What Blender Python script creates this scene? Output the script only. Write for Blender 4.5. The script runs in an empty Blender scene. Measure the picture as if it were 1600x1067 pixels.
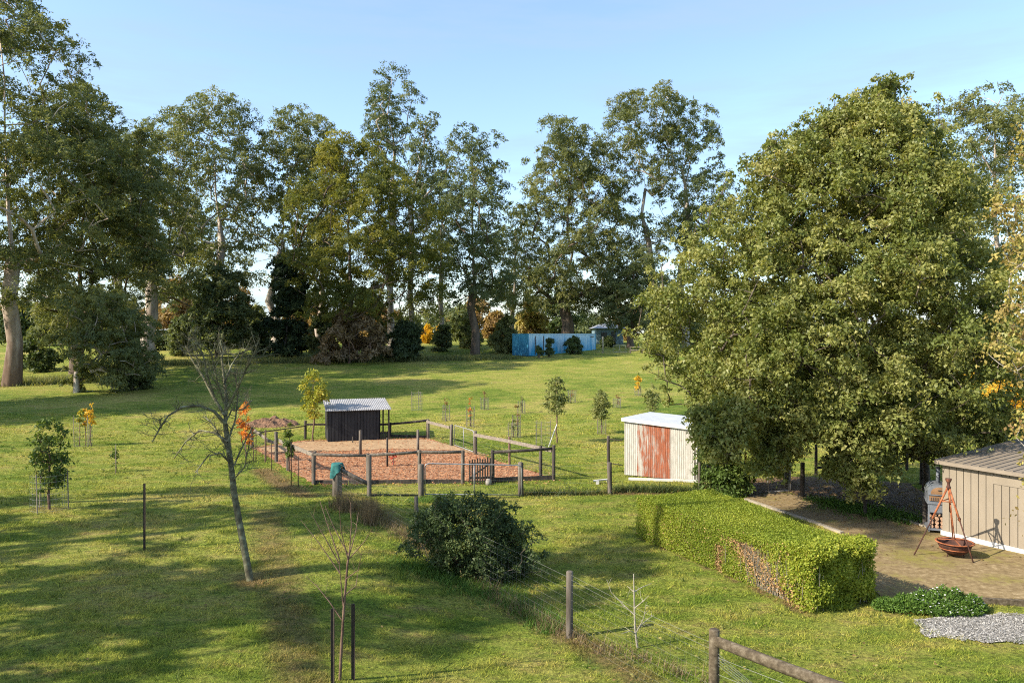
import bpy, bmesh, math, random
import numpy as np
from mathutils import Vector
R = math.radians
sc = bpy.context.scene
col = sc.collection

# ------------------------------------------------------------------ camera, sky, sun, exposure
F, HX, HY, EYE = 1200.0, 800.0, 520.0, 5.2          # focal length in photo pixels, horizon, eye height
cam = bpy.data.cameras.new('camera'); camo = bpy.data.objects.new('camera', cam); col.objects.link(camo)
cam.sensor_width = 36; cam.lens = 27.0; cam.shift_y = -0.0084; cam.clip_start = 0.1; cam.clip_end = 6000
camo.location = (0, 0, EYE); camo.rotation_euler = (R(90), 0, 0)
sc.camera = camo
SUN_EL, SUN_AZ = R(35), math.atan2(-0.93, -0.37)    # the sun stands left of and a little behind the camera
S = Vector((math.sin(SUN_AZ)*math.cos(SUN_EL), math.cos(SUN_AZ)*math.cos(SUN_EL), math.sin(SUN_EL)))
w = bpy.data.worlds.new('World'); sc.world = w; w.use_nodes = True
nt = w.node_tree; bg = nt.nodes['Background']
sky = nt.nodes.new('ShaderNodeTexSky'); sky.sky_type = 'NISHITA'; sky.sun_disc = False
sky.sun_elevation = SUN_EL; sky.sun_rotation = SUN_AZ % (2*math.pi); sky.air_density = 1.0; sky.dust_density = 1.0; sky.ozone_density = 2.4
# thin high cloud, over the whole sky
tcn = nt.nodes.new('ShaderNodeTexCoord'); mp = nt.nodes.new('ShaderNodeMapping'); mp.inputs['Scale'].default_value = (1.0, 1.0, 7.0); mp.inputs['Rotation'].default_value = (0, R(6), 0)
cn = nt.nodes.new('ShaderNodeTexNoise'); cn.inputs['Scale'].default_value = 2.4; cn.inputs['Detail'].default_value = 6; cn.inputs['Roughness'].default_value = 0.6
cr = nt.nodes.new('ShaderNodeMapRange'); cr.inputs['From Min'].default_value = 0.43; cr.inputs['From Max'].default_value = 0.68; cr.inputs['To Min'].default_value = 0.12; cr.inputs['To Max'].default_value = 0.78
mx = nt.nodes.new('ShaderNodeMix'); mx.data_type = 'RGBA'; mx.inputs['B'].default_value = (1.58, 2.15, 2.85, 1)
nt.links.new(tcn.outputs['Generated'], mp.inputs['Vector']); nt.links.new(mp.outputs['Vector'], cn.inputs['Vector'])
nt.links.new(cn.outputs['Fac'], cr.inputs['Value']); nt.links.new(cr.outputs['Result'], mx.inputs['Factor'])
nt.links.new(sky.outputs['Color'], mx.inputs['A']); nt.links.new(mx.outputs['Result'], bg.inputs['Color'])
bg.inputs['Strength'].default_value = 0.118
sl = bpy.data.lights.new('sun', 'SUN'); so = bpy.data.objects.new('sun', sl); col.objects.link(so)
sl.energy = 3.45; sl.angle = R(0.5); sl.color = (1.0, 0.90, 0.74)
so.rotation_euler = (-S).to_track_quat('-Z', 'Y').to_euler(); so.location = S*80
sc.view_settings.view_transform = 'Standard'; sc.view_settings.look = 'None'
sc.view_settings.exposure = 1.5; sc.view_settings.gamma = 1.0; sc.view_settings.use_curve_mapping = False
sc.render.engine = 'CYCLES'
sc.cycles.max_bounces = 8; sc.cycles.diffuse_bounces = 5; sc.cycles.glossy_bounces = 2; sc.cycles.transmission_bounces = 5; sc.cycles.filter_width = 1.1; sc.cycles.use_denoising = False
sc.cycles.transparent_max_bounces = 4; sc.cycles.caustics_reflective = False; sc.cycles.caustics_refractive = False

# ------------------------------------------------------------------ terrain
def sst(a, b, x):
    t = np.clip((np.asarray(x, float)-a)/(b-a), 0, 1); return t*t*(3-2*t)
def zg(X, Y):
    X = np.asarray(X, float); Y = np.asarray(Y, float)
    k = 0.059
    z = np.where(Y < 36, 0, np.where(Y < 44, k*(np.clip(Y, 36, 44)-36)**2/16, k*(np.clip(Y, 44, 96)-40)))
    z = z + 0.35*sst(96, 140, Y)
    z = z + 0.38*sst(0.2, -4.5, X)*sst(27, 21, Y)*sst(4, 8, Y)        # low bank on the left of the wire fence
    z = z + 0.035*np.sin(X*0.9+1)*np.sin(Y*0.7)*sst(60, 20, Y) + 0.12*np.sin(X*0.11+2)*np.sin(Y*0.13)*sst(36, 60, Y)
    return z
def Zg(x, y): return float(zg(x, y))
def at(px, py):
    """ground point seen at a photo pixel"""
    a, b = (px-HX)/F, (py-HY)/F
    Y = np.arange(6, 200, 0.02); d = EYE - b*Y - zg(a*Y, Y)
    i = int(np.argmax(d <= 0)); Y0 = float(Y[i])
    return Vector((a*Y0, Y0, Zg(a*Y0, Y0)))
def pz(py, Y): return EYE-(py-HY)/F*Y
def px_(px, Y): return (px-HX)/F*Y

# ------------------------------------------------------------------ materials
MATS = {}
def base_mat(name, rough=0.8, spec=0.3, metal=0.0):
    m = bpy.data.materials.new(name); m.use_nodes = True; MATS[name] = m
    n = m.node_tree.nodes; p = n['Principled BSDF']
    p.inputs['Roughness'].default_value = rough; p.inputs['Specular IOR Level'].default_value = spec; p.inputs['Metallic'].default_value = metal
    return m, m.node_tree, p
def ramp(nt, stops, fac=None, k=1.22):
    r = nt.nodes.new('ShaderNodeValToRGB'); e = r.color_ramp.elements
    while len(e) < len(stops): e.new(0.5)
    for q, (p, c) in zip(e, stops): q.position = p; q.color = (*(min(v*k, 0.85) if k != 1 else v for v in c), 1)
    if fac is not None: nt.links.new(fac, r.inputs['Fac'])
    return r.outputs['Color']
def noise(nt, scale, vec, detail=4, rough=0.6, stretch=None):
    if stretch:
        m = nt.nodes.new('ShaderNodeMapping'); m.inputs['Scale'].default_value = stretch; nt.links.new(vec, m.inputs['Vector']); vec = m.outputs['Vector']
    n = nt.nodes.new('ShaderNodeTexNoise'); n.inputs['Scale'].default_value = scale; n.inputs['Detail'].default_value = detail; n.inputs['Roughness'].default_value = rough
    nt.links.new(vec, n.inputs['Vector']); return n.outputs['Fac']
def mixc(nt, fac, a, b, blend='MIX'):
    m = nt.nodes.new('ShaderNodeMix'); m.data_type = 'RGBA'; m.blend_type = blend
    for k, v in (('Factor', fac), ('A', a), ('B', b)):
        if hasattr(v, 'links'): nt.links.new(v, m.inputs[k])
        elif k == 'Factor': m.inputs[k].default_value = v
        else: m.inputs[k].default_value = (*v, 1)
    return m.outputs['Result']
def maprange(nt, v, a, b, c=0.0, d=1.0):
    m = nt.nodes.new('ShaderNodeMapRange'); m.inputs['From Min'].default_value = a; m.inputs['From Max'].default_value = b
    m.inputs['To Min'].default_value = c; m.inputs['To Max'].default_value = d; nt.links.new(v, m.inputs['Value']); return m.outputs['Result']
def mathn(nt, op, a, b):
    m = nt.nodes.new('ShaderNodeMath'); m.operation = op
    for i, v in enumerate((a, b)):
        if hasattr(v, 'links'): nt.links.new(v, m.inputs[i])
        else: m.inputs[i].default_value = v
    return m.outputs[0]
def bump(nt, p, h, strength=0.3, dist=0.02):
    b = nt.nodes.new('ShaderNodeBump'); b.inputs['Strength'].default_value = strength; b.inputs['Distance'].default_value = dist
    nt.links.new(h, b.inputs['Height']); nt.links.new(b.outputs['Normal'], p.inputs['Normal'])
def objvec(nt): return nt.nodes.new('ShaderNodeTexCoord').outputs['Object']
def posvec(nt): return nt.nodes.new('ShaderNodeNewGeometry').outputs['Position']
def attr(nt, name):
    a = nt.nodes.new('ShaderNodeAttribute'); a.attribute_name = name; return a.outputs['Fac']
def nmat(name, stops, scale=6, stretch=None, rough=0.85, spec=0.25, metal=0, bmp=0.3, dist=0.02, detail=5, world=False):
    m, nt, p = base_mat(name, rough, spec, metal)
    v = posvec(nt) if world else objvec(nt)
    f = noise(nt, scale, v, detail, 0.65, stretch)
    nt.links.new(ramp(nt, stops, f), p.inputs['Base Color'])
    if bmp: bump(nt, p, f, bmp, dist)
    return m
def leafmat(name, stops, trans=0.35, rough=0.55, spec=0.2, tint=(1.15, 1.1, 0.5)):
    m, nt, p = base_mat(name, rough, spec)
    c = ramp(nt, stops, attr(nt, 'lv')); nt.links.new(c, p.inputs['Base Color'])
    t = nt.nodes.new('ShaderNodeBsdfTranslucent'); nt.links.new(mixc(nt, 1.0, c, tint, 'MULTIPLY'), t.inputs['Color'])
    ms = nt.nodes.new('ShaderNodeMixShader'); ms.inputs[0].default_value = trans
    o = nt.nodes['Material Output']
    nt.links.new(p.outputs[0], ms.inputs[1]); nt.links.new(t.outputs[0], ms.inputs[2]); nt.links.new(ms.outputs[0], o.inputs['Surface'])
    return m
def grass_colour(nt, v, dry):
    n1 = noise(nt, 0.16, v, 3, 0.5); n2 = noise(nt, 0.9, v, 6, 0.72, (0.8, 1.6, 1)); n3 = noise(nt, 4.0, v, 6, 0.75, (0.8, 1.5, 1))
    a = mathn(nt, 'ADD', mathn(nt, 'MULTIPLY', n1, 0.5), mathn(nt, 'MULTIPLY', n2, 0.6))
    c = ramp(nt, [(0.40, (0.082, 0.134, 0.018)), (0.49, (0.150, 0.194, 0.028)), (0.57, (0.236, 0.250, 0.048)), (0.68, (0.330, 0.285, 0.082))], a)
    br = maprange(nt, mathn(nt, 'ADD', mathn(nt, 'MULTIPLY', n3, 0.6), mathn(nt, 'MULTIPLY', n2, 0.5)), 0.58, 0.70)
    dr = maprange(nt, mathn(nt, 'ADD', mathn(nt, 'ADD', dry, mathn(nt, 'MULTIPLY', n3, 0.7)), -0.35), 0.3, 0.8)
    br = mathn(nt, 'MAXIMUM', mathn(nt, 'MULTIPLY', br, 0.7), dr)
    return mixc(nt, br, c, ramp(nt, [(0.3, (0.105, 0.070, 0.032)), (0.7, (0.235, 0.165, 0.075))], n3)), n3
def make_ground_mat():
    m, nt, p = base_mat('grass_ground', 0.95, 0.1)
    v = posvec(nt); c, n3 = grass_colour(nt, v, attr(nt, 'dry'))
    n4 = noise(nt, 13, v, 6, 0.75, (0.8, 1, 1))
    c = mixc(nt, 0.85, c, ramp(nt, [(0.34, (0.22, 0.22, 0.22)), (0.5, (0.9, 0.9, 0.9)), (0.66, (1.35, 1.35, 1.3))], n4, 1), 'MULTIPLY')
    nt.links.new(c, p.inputs['Base Color'])
    bump(nt, p, mathn(nt, 'ADD', n4, mathn(nt, 'MULTIPLY', n3, 1.5)), 1.0, 0.10)
    return m
def make_blade_mat():
    m, nt, p = base_mat('grass_blade', 0.7, 0.2)
    v = posvec(nt); c, n3 = grass_colour(nt, v, attr(nt, 'dry'))
    c = mixc(nt, 1.0, c, ramp(nt, [(0, (0.5, 0.56, 0.45)), (0.55, (1.1, 1.12, 1.0)), (1, (1.9, 1.7, 1.3))], attr(nt, 'lv'), 1), 'MULTIPLY')
    nt.links.new(c, p.inputs['Base Color'])
    t = nt.nodes.new('ShaderNodeBsdfTranslucent'); nt.links.new(c, t.inputs['Color'])
    ms = nt.nodes.new('ShaderNodeMixShader'); ms.inputs[0].default_value = 0.3; o = nt.nodes['Material Output']
    nt.links.new(p.outputs[0], ms.inputs[1]); nt.links.new(t.outputs[0], ms.inputs[2]); nt.links.new(ms.outputs[0], o.inputs['Surface'])
    return m
G_GROUND, G_BLADE = make_ground_mat(), make_blade_mat()
L_GUM = leafmat('gum_leaf', [(0, (0.071, 0.093, 0.046)), (0.5, (0.135, 0.155, 0.064)), (0.85, (0.222, 0.222, 0.080)), (1, (0.296, 0.262, 0.097))], 0.48)
L_GUMY = leafmat('gum_leaf_young', [(0, (0.050, 0.070, 0.025)), (0.4, (0.110, 0.125, 0.032)), (0.75, (0.215, 0.205, 0.042)), (1, (0.33, 0.28, 0.07))], 0.48)
L_GUMD = leafmat('gum_leaf_dark', [(0, (0.066, 0.090, 0.046)), (0.6, (0.120, 0.146, 0.066)), (1, (0.207, 0.210, 0.085))], 0.48)
L_DARK = leafmat('ivy_leaf', [(0, (0.024, 0.040, 0.022)), (0.7, (0.050, 0.072, 0.032)), (1, (0.085, 0.10, 0.036))], 0.3)
L_PEAR = leafmat('broad_leaf', [(0, (0.070, 0.100, 0.024)), (0.4, (0.150, 0.172, 0.044)), (0.75, (0.262, 0.262, 0.086)), (0.93, (0.36, 0.32, 0.12)), (1, (0.36, 0.19, 0.06))], 0.42, 0.45, 0.28)
L_DRY = leafmat('autumn_leaf', [(0, (0.10, 0.065, 0.030)), (0.4, (0.19, 0.125, 0.052)), (0.8, (0.29, 0.20, 0.078)), (1, (0.24, 0.22, 0.08))], 0.4)
L_BIRCH = leafmat('birch_leaf', [(0, (0.16, 0.090, 0.045)), (0.3, (0.25, 0.185, 0.07)), (0.7, (0.34, 0.30, 0.09)), (1, (0.22, 0.25, 0.08))], 0.4)
L_YEL = leafmat('yellow_leaf', [(0, (0.30, 0.17, 0.02)), (0.5, (0.52, 0.32, 0.03)), (1, (0.60, 0.44, 0.06))], 0.4)
L_ORG = leafmat('orange_leaf', [(0, (0.36, 0.07, 0.02)), (0.5, (0.50, 0.17, 0.03)), (1, (0.55, 0.30, 0.05))], 0.4)
L_RED = leafmat('red_leaf', [(0, (0.30, 0.02, 0.02)), (1, (0.55, 0.07, 0.04))], 0.4)
L_YG = leafmat('yellow_green_leaf', [(0, (0.108, 0.144, 0.024)), (0.5, (0.240, 0.252, 0.036)), (1, (0.552, 0.408, 0.060))], 0.38)
L_GRN = leafmat('green_leaf', [(0, (0.035, 0.066, 0.014)), (0.6, (0.08, 0.12, 0.026)), (1, (0.17, 0.18, 0.05))], 0.35)
L_SAP = leafmat('sapling_leaf', [(0, (0.09, 0.11, 0.035)), (0.6, (0.16, 0.18, 0.06)), (1, (0.27, 0.25, 0.10))], 0.35)
L_HEDGE = leafmat('hedge_leaf', [(0, (0.082, 0.128, 0.013)), (0.5, (0.180, 0.226, 0.026)), (0.85, (0.30, 0.318, 0.044)), (1, (0.42, 0.40, 0.07))], 0.4, 0.5)
L_HEDGED = leafmat('hedge_leaf_dry', [(0, (0.187, 0.111, 0.051)), (1, (0.459, 0.289, 0.136))], 0.25)
L_BUSH = leafmat('bush_leaf', [(0, (0.026, 0.044, 0.018)), (0.7, (0.062, 0.088, 0.028)), (0.93, (0.12, 0.13, 0.04)), (1, (0.24, 0.15, 0.05))], 0.25, 0.5, 0.2)
L_STRAW = leafmat('dead_grass', [(0, (0.10, 0.070, 0.040)), (1, (0.25, 0.18, 0.10))], 0.25)
L_WEED = leafmat('weed_leaf', [(0, (0.045, 0.095, 0.018)), (1, (0.12, 0.20, 0.035))], 0.35)
L_FLOWER = leafmat('white_petal', [(0, (0.7, 0.7, 0.68)), (1, (0.85, 0.85, 0.82))], 0.2)
B_GUM = nmat('gum_bark', [(0.3, (0.11, 0.075, 0.055)), (0.46, (0.27, 0.22, 0.18)), (0.7, (0.44, 0.40, 0.35))], 1.3, (1, 1, 0.22), 0.8, bmp=0.3, dist=0.05)
B_GUMD = nmat('gum_bark_rough', [(0.3, (0.045, 0.034, 0.026)), (0.7, (0.16, 0.12, 0.09))], 2.5, (1, 1, 0.2), 0.9, bmp=0.6, dist=0.08)
B_DARK = nmat('brown_bark', [(0.3, (0.045, 0.036, 0.028)), (0.7, (0.13, 0.105, 0.08))], 8, (1, 1, 0.3), 0.9, bmp=0.5)
def make_stocking():
    m, nt, p = base_mat('gum_bark_stocking', 0.85, 0.2); v = objvec(nt); f = noise(nt, 1.4, v, 6, 0.7, (1, 1, 0.2))
    sp = nt.nodes.new('ShaderNodeSeparateXYZ'); nt.links.new(v, sp.inputs[0])
    k = maprange(nt, mathn(nt, 'ADD', sp.outputs['Z'], mathn(nt, 'MULTIPLY', f, 6.0)), 4.5, 8.5)      # rough brown bark low down, shed to pale higher up
    lo = ramp(nt, [(0.3, (0.050, 0.032, 0.022)), (0.7, (0.17, 0.115, 0.08))], f); hi = ramp(nt, [(0.3, (0.16, 0.115, 0.085)), (0.5, (0.33, 0.26, 0.21)), (0.7, (0.46, 0.42, 0.37))], f)
    nt.links.new(mixc(nt, k, lo, hi), p.inputs['Base Color']); bump(nt, p, f, .4, .06); return m
B_GUMS = make_stocking()
B_BIRCH = nmat('birch_bark', [(0.3, (0.10, 0.085, 0.07)), (0.7, (0.34, 0.31, 0.27))], 9, None, 0.85)
B_LICH = nmat('lichen_bark', [(0.35, (0.045, 0.040, 0.027)), (0.52, (0.098, 0.092, 0.055)), (0.70, (0.22, 0.23, 0.145))], 7, None, 0.95, bmp=0.5)
B_RED = nmat('red_brown_bark', [(0.3, (0.06, 0.035, 0.025)), (0.7, (0.17, 0.11, 0.08))], 9, None, 0.8)
B_PALE = nmat('pale_dead_wood', [(0.3, (0.15, 0.13, 0.095)), (0.7, (0.34, 0.31, 0.25))], 9, None, 0.85)
W_POST = nmat('weathered_timber', [(0.3, (0.040, 0.032, 0.025)), (0.52, (0.095, 0.080, 0.064)), (0.72, (0.185, 0.16, 0.132))], 9, (1, 1, 0.12), 0.9, bmp=0.5, dist=0.015)
W_DARK = nmat('dark_timber', [(0.3, (0.024, 0.020, 0.017)), (0.55, (0.058, 0.048, 0.040)), (0.75, (0.115, 0.096, 0.080))], 9, (1, 1, 0.15), 0.9, bmp=0.4, dist=0.01)
W_PALE = nmat('grey_board', [(0.3, (0.10, 0.083, 0.066)), (0.7, (0.22, 0.19, 0.155))], 7, (1, 1, 3), 0.9, bmp=0.4)
W_LOG = nmat('grey_log', [(0.3, (0.030, 0.023, 0.014)), (0.5, (0.072, 0.056, 0.036)), (0.72, (0.145, 0.122, 0.086))], 14, None, 0.9, bmp=0.5)
W_BLACK = nmat('black_painted_board', [(0.3, (0.012, 0.012, 0.014)), (0.7, (0.036, 0.035, 0.037))], 8, (1, 1, 0.1), 0.75, bmp=0.3)
W_YEL = nmat('mossy_post', [(0.3, (0.24, 0.16, 0.03)), (0.7, (0.42, 0.30, 0.07))], 9, None, 0.9)
M_GALV = nmat('galvanised_steel', [(0.3, (0.17, 0.175, 0.18)), (0.7, (0.30, 0.305, 0.31))], 5, None, 0.5, 0.5, 0.3, 0.0)
M_WIRE = nmat('fence_wire', [(0.3, (0.14, 0.14, 0.14)), (0.7, (0.26, 0.26, 0.25))], 5, None, 0.5, 0.5, 0.3, 0.0)
M_ROOFG = nmat('weathered_iron_roof', [(0.3, (0.16, 0.155, 0.15)), (0.6, (0.29, 0.29, 0.30)), (0.75, (0.20, 0.175, 0.15))], 3, (1, 3, 1), 0.55, 0.5, 0.2, 0.0)
M_ROOFW = nmat('white_painted_roof', [(0.3, (0.35, 0.37, 0.40)), (0.7, (0.44, 0.46, 0.49))], 2, None, 0.5, 0.5, 0, 0.0)
M_PICKET = nmat('steel_picket', [(0.3, (0.012, 0.011, 0.010)), (0.7, (0.045, 0.032, 0.026))], 12, None, 0.7)
M_TAN = nmat('tan_steel_sheet', [(0.3, (0.172, 0.145, 0.110)), (0.7, (0.215, 0.182, 0.138))], 2.2, (1, 1, 0.4), 0.5, 0.4, 0, 0.0)
M_TANT = nmat('tan_trim', [(0.3, (0.155, 0.128, 0.10)), (0.7, (0.20, 0.168, 0.13))], 3, None, 0.5, 0.4, 0, 0.0)
M_WHITE = nmat('white_paint', [(0.3, (0.42, 0.41, 0.385)), (0.7, (0.55, 0.54, 0.51))], 3, None, 0.5, 0.4, 0, 0.0)
M_CONC = nmat('concrete', [(0.3, (0.17, 0.145, 0.11)), (0.7, (0.30, 0.26, 0.205))], 7, None, 0.95, bmp=0.3)
M_RUSTY = nmat('rusted_steel', [(0.3, (0.10, 0.035, 0.018)), (0.55, (0.26, 0.085, 0.035)), (0.75, (0.36, 0.16, 0.08))], 9, None, 0.85, bmp=0.2, dist=0.005)
M_IRON = nmat('burnt_iron', [(0.3, (0.022, 0.015, 0.013)), (0.6, (0.075, 0.030, 0.020)), (0.75, (0.20, 0.08, 0.04))], 9, None, 0.8, bmp=0.2, dist=0.005)
M_STEEL = nmat('grey_steel', [(0.3, (0.115, 0.128, 0.15)), (0.7, (0.18, 0.195, 0.22))], 5, None, 0.45, 0.5, 0.3, 0.0)
M_STEELD = nmat('dark_steel', [(0.3, (0.03, 0.032, 0.036)), (0.7, (0.07, 0.07, 0.075))], 5, None, 0.5, 0.5, 0.2, 0.0)
M_COPPER = nmat('bronze_door', [(0.3, (0.16, 0.085, 0.04)), (0.7, (0.28, 0.16, 0.08))], 5, None, 0.5, 0.5, 0.3, 0.0)
M_FIREWOOD = nmat('firewood', [(0.3, (0.15, 0.08, 0.05)), (0.7, (0.45, 0.30, 0.20))], 12, None, 0.9)
M_TEAL = nmat('teal_cloth', [(0.3, (0.012, 0.06, 0.06)), (0.7, (0.03, 0.14, 0.13))], 9, None, 0.8)
M_SHEDB = nmat('blue_shed_wall', [(0.3, (0.10, 0.16, 0.20)), (0.7, (0.15, 0.22, 0.26))], 2, None, 0.7)
M_HUT = nmat('brown_hut_wall', [(0.3, (0.12, 0.09, 0.06)), (0.7, (0.2, 0.15, 0.10))], 2, (1, 1, .2), 0.8)
M_SOIL = nmat('dug_soil', [(0.3, (0.085, 0.045, 0.028)), (0.7, (0.21, 0.125, 0.075))], 9, None, 0.95, bmp=0.8, dist=0.05)
M_STONE = nmat('pale_stone', [(0.3, (0.15, 0.135, 0.115)), (0.7, (0.30, 0.28, 0.25))], 8, None, 0.9)
def make_rust_white():
    """old white paint with rust breaking through, used on the shed's sheets"""
    out = []
    for name, lo, hi in (('old_white_sheet', 0.60, 0.78), ('rusted_sheet', 0.36, 0.50), ('patchy_rusted_sheet', 0.45, 0.55)):
        m, nt, p = base_mat(name, 0.7, 0.3)
        v = objvec(nt); a = noise(nt, 3.5, v, 6, 0.7, (2.2, 2.2, 0.25)); b = noise(nt, 9, v, 5, 0.7, (1, 1, 0.4))
        f = maprange(nt, mathn(nt, 'ADD', mathn(nt, 'MULTIPLY', a, 0.7), mathn(nt, 'MULTIPLY', b, 0.3)), lo, hi)
        wc = ramp(nt, [(0.3, (0.25, 0.235, 0.205)), (0.7, (0.385, 0.37, 0.335))], b); rc = ramp(nt, [(0.3, (0.13, 0.036, 0.017)), (0.7, (0.26, 0.085, 0.042))], b)
        g_ = maprange(nt, noise(nt, 2.2, v, 6, 0.75, (4, 4, 0.35)), 0.5, 0.75, 0, 0.55); wc = mixc(nt, g_, wc, (0.17, 0.15, 0.12))
        nt.links.new(mixc(nt, f, wc, rc), p.inputs['Base Color']); out.append(m)
    return out
M_SHEETW, M_SHEETR, M_SHEETP = make_rust_white()
def make_container_mats():
    out = []
    for name, c0, c1 in (('faded_blue_side', (0.026, 0.30, 0.54), (0.48, 0.66, 0.76)), ('blue_end', (0.020, 0.14, 0.26), (0.06, 0.28, 0.42))):
        m, nt, p = base_mat(name, 0.6, 0.3)
        v = objvec(nt); a = noise(nt, 1.1, v, 5, 0.65, (2.5, 2.5, 0.3))
        sp = nt.nodes.new('ShaderNodeSeparateXYZ'); nt.links.new(v, sp.inputs[0])
        h = maprange(nt, sp.outputs['Z'], 0.2, 2.4, -0.18, 0.16)      # the paint has chalked from the top down
        f = maprange(nt, mathn(nt, 'ADD', a, h), 0.34, 0.66)
        nt.links.new(mixc(nt, f, c0, c1), p.inputs['Base Color']); out.append(m)
    return out
M_CONTS, M_CONTE = make_container_mats()
def make_paving():
    m, nt, p = base_mat('mossy_paving', 0.9, 0.2)
    v = posvec(nt); a = noise(nt, 0.7, v, 5, 0.65); b = noise(nt, 7, v, 5, 0.7)
    bt = nt.nodes.new('ShaderNodeTexBrick'); bt.inputs['Scale'].default_value = 1.0; bt.inputs['Brick Width'].default_value = 0.23; bt.inputs['Row Height'].default_value = 0.115; bt.inputs['Mortar Size'].default_value = 0.006
    mm = nt.nodes.new('ShaderNodeMapping'); mm.inputs['Rotation'].default_value = (0, 0, R(28)); nt.links.new(v, mm.inputs['Vector']); nt.links.new(mm.outputs['Vector'], bt.inputs['Vector'])
    c = ramp(nt, [(0.3, (0.105, 0.072, 0.034)), (0.55, (0.190, 0.140, 0.072)), (0.75, (0.32, 0.25, 0.15))], b)
    moss = maprange(nt, mathn(nt, 'ADD', mathn(nt, 'MULTIPLY', a, 0.75), mathn(nt, 'MULTIPLY', b, 0.3)), 0.53, 0.66)
    c = mixc(nt, mathn(nt, 'MULTIPLY', moss, 0.75), c, (0.19, 0.175, 0.030))
    c = mixc(nt, mathn(nt, 'MULTIPLY', bt.outputs['Fac'], 0.15), c, (0.07, 0.055, 0.03))
    nt.links.new(c, p.inputs['Base Color']); bump(nt, p, b, 0.4, 0.015); return m
M_PAVE = make_paving()
M_MULCH = nmat('bark_mulch', [(0.3, (0.15, 0.060, 0.030)), (0.5, (0.30, 0.150, 0.075)), (0.72, (0.42, 0.27, 0.16))], 9, None, 0.95, bmp=0.9, dist=0.04, world=True)
M_STRAWG = nmat('straw_ground', [(0.3, (0.19, 0.110, 0.055)), (0.7, (0.36, 0.25, 0.14))], 5, None, 0.95, bmp=0.6, dist=0.03, world=True)
M_LITTER = nmat('leaf_litter', [(0.3, (0.050, 0.030, 0.018)), (0.55, (0.13, 0.080, 0.045)), (0.75, (0.24, 0.16, 0.09))], 8, None, 0.95, bmp=0.8, dist=0.03, world=True)
M_GRAVEL = nmat('pale_gravel', [(0.3, (0.12, 0.112, 0.10)), (0.5, (0.27, 0.258, 0.235)), (0.7, (0.42, 0.405, 0.375))], 34, None, 0.9, bmp=0.9, dist=0.02, world=True)
M_CHIP = leafmat('mulch_chip', [(0, (0.13, 0.045, 0.020)), (0.45, (0.28, 0.105, 0.042)), (0.85, (0.38, 0.175, 0.075)), (1, (0.46, 0.30, 0.17))], 0.05)
M_PEBBLE = leafmat('pebble', [(0, (0.09, 0.085, 0.078)), (1, (0.34, 0.325, 0.30))], 0.0)

# ------------------------------------------------------------------ mesh helpers
class MB:
    def __init__(s): s.v = []; s.f = []
    def add(s, vs, fs):
        o = len(s.v); s.v += [tuple(q) for q in vs]; s.f += [tuple(i+o for i in q) for q in fs]; return s
    def obox(s, o, a, b, c):
        o, a, b, c = (Vector(q) for q in (o, a, b, c))
        vs = [o, o+a, o+a+b, o+b, o+c, o+a+c, o+a+b+c, o+b+c]
        return s.add(vs, [(0, 3, 2, 1), (4, 5, 6, 7), (0, 1, 5, 4), (1, 2, 6, 5), (2, 3, 7, 6), (3, 0, 4, 7)])
    def cbox(s, c, ax, ay, az):       # centred box, full edge vectors
        c, ax, ay, az = (Vector(q) for q in (c, ax, ay, az)); return s.obox(c-ax/2-ay/2-az/2, ax, ay, az)
    def tube(s, pts, rad, k=6, cap=True):
        pts = [Vector(p) for p in pts]; n = len(pts)
        if not hasattr(rad, '__len__'): rad = [rad]*n
        up = None; rings = []
        for i, p in enumerate(pts):
            d = (pts[min(i+1, n-1)]-pts[max(i-1, 0)])
            d = d.normalized() if d.length > 1e-9 else Vector((0, 0, 1))
            if up is None: up = Vector((1, 0, 0)) if abs(d.x) < 0.9 else Vector((0, 1, 0))
            up = (up-d*up.dot(d)); up = up.normalized() if up.length > 1e-6 else d.orthogonal().normalized()
            q = d.cross(up)
            rings.append([p+(up*math.cos(2*math.pi*j/k)+q*math.sin(2*math.pi*j/k))*rad[i] for j in range(k)])
        vs = [x for r_ in rings for x in r_]; fs = []
        for i in range(n-1):
            for j in range(k):
                a, b = i*k+j, i*k+(j+1) % k; fs.append((a, b, b+k, a+k))
        if cap and k > 3: fs += [tuple(reversed(range(k))), tuple(range((n-1)*k, n*k))]
        return s.add(vs, fs)
    def prism(s, poly, z0, z1):
        n = len(poly); zz0 = z0 if hasattr(z0, '__len__') else [z0]*n; zz1 = z1 if hasattr(z1, '__len__') else [z1]*n
        vs = [(p[0], p[1], a) for p, a in zip(poly, zz0)]+[(p[0], p[1], a) for p, a in zip(poly, zz1)]
        return s.add(vs, [tuple(reversed(range(n))), tuple(range(n, 2*n))]+[(i, (i+1) % n, n+(i+1) % n, n+i) for i in range(n)])
    def build(s, name, mat, parent=None, smooth=False):
        me = bpy.data.meshes.new(name); L = parent.location if parent is not None and parent.parent is None else (parent_loc(parent) if parent is not None else Vector((0, 0, 0)))
        me.from_pydata([(a-L[0], b-L[1], c-L[2]) for a, b, c in s.v], [], s.f)
        return link(name, me, mat, parent, smooth)
def parent_loc(o):
    l = Vector((0, 0, 0))
    while o is not None: l += o.location; o = o.parent
    return l
def link(name, me, mat, parent=None, smooth=False):
    if mat is not None: me.materials.append(mat)
    if smooth: me.polygons.foreach_set('use_smooth', np.ones(len(me.polygons), bool))
    o = bpy.data.objects.new(name, me); col.objects.link(o)
    if parent is not None: o.parent = parent
    return o
def tag(o, label=None, cat=None, group=None, kind=None):
    if label: o['label'] = label
    if cat: o['category'] = cat
    if group: o['group'] = group
    if kind: o['kind'] = kind
    return o
def thing(name, label, cat, loc, group=None):
    o = bpy.data.objects.new(name, None); col.objects.link(o); o.location = loc; o.empty_display_size = 0.2
    return tag(o, label, cat, group)
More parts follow.
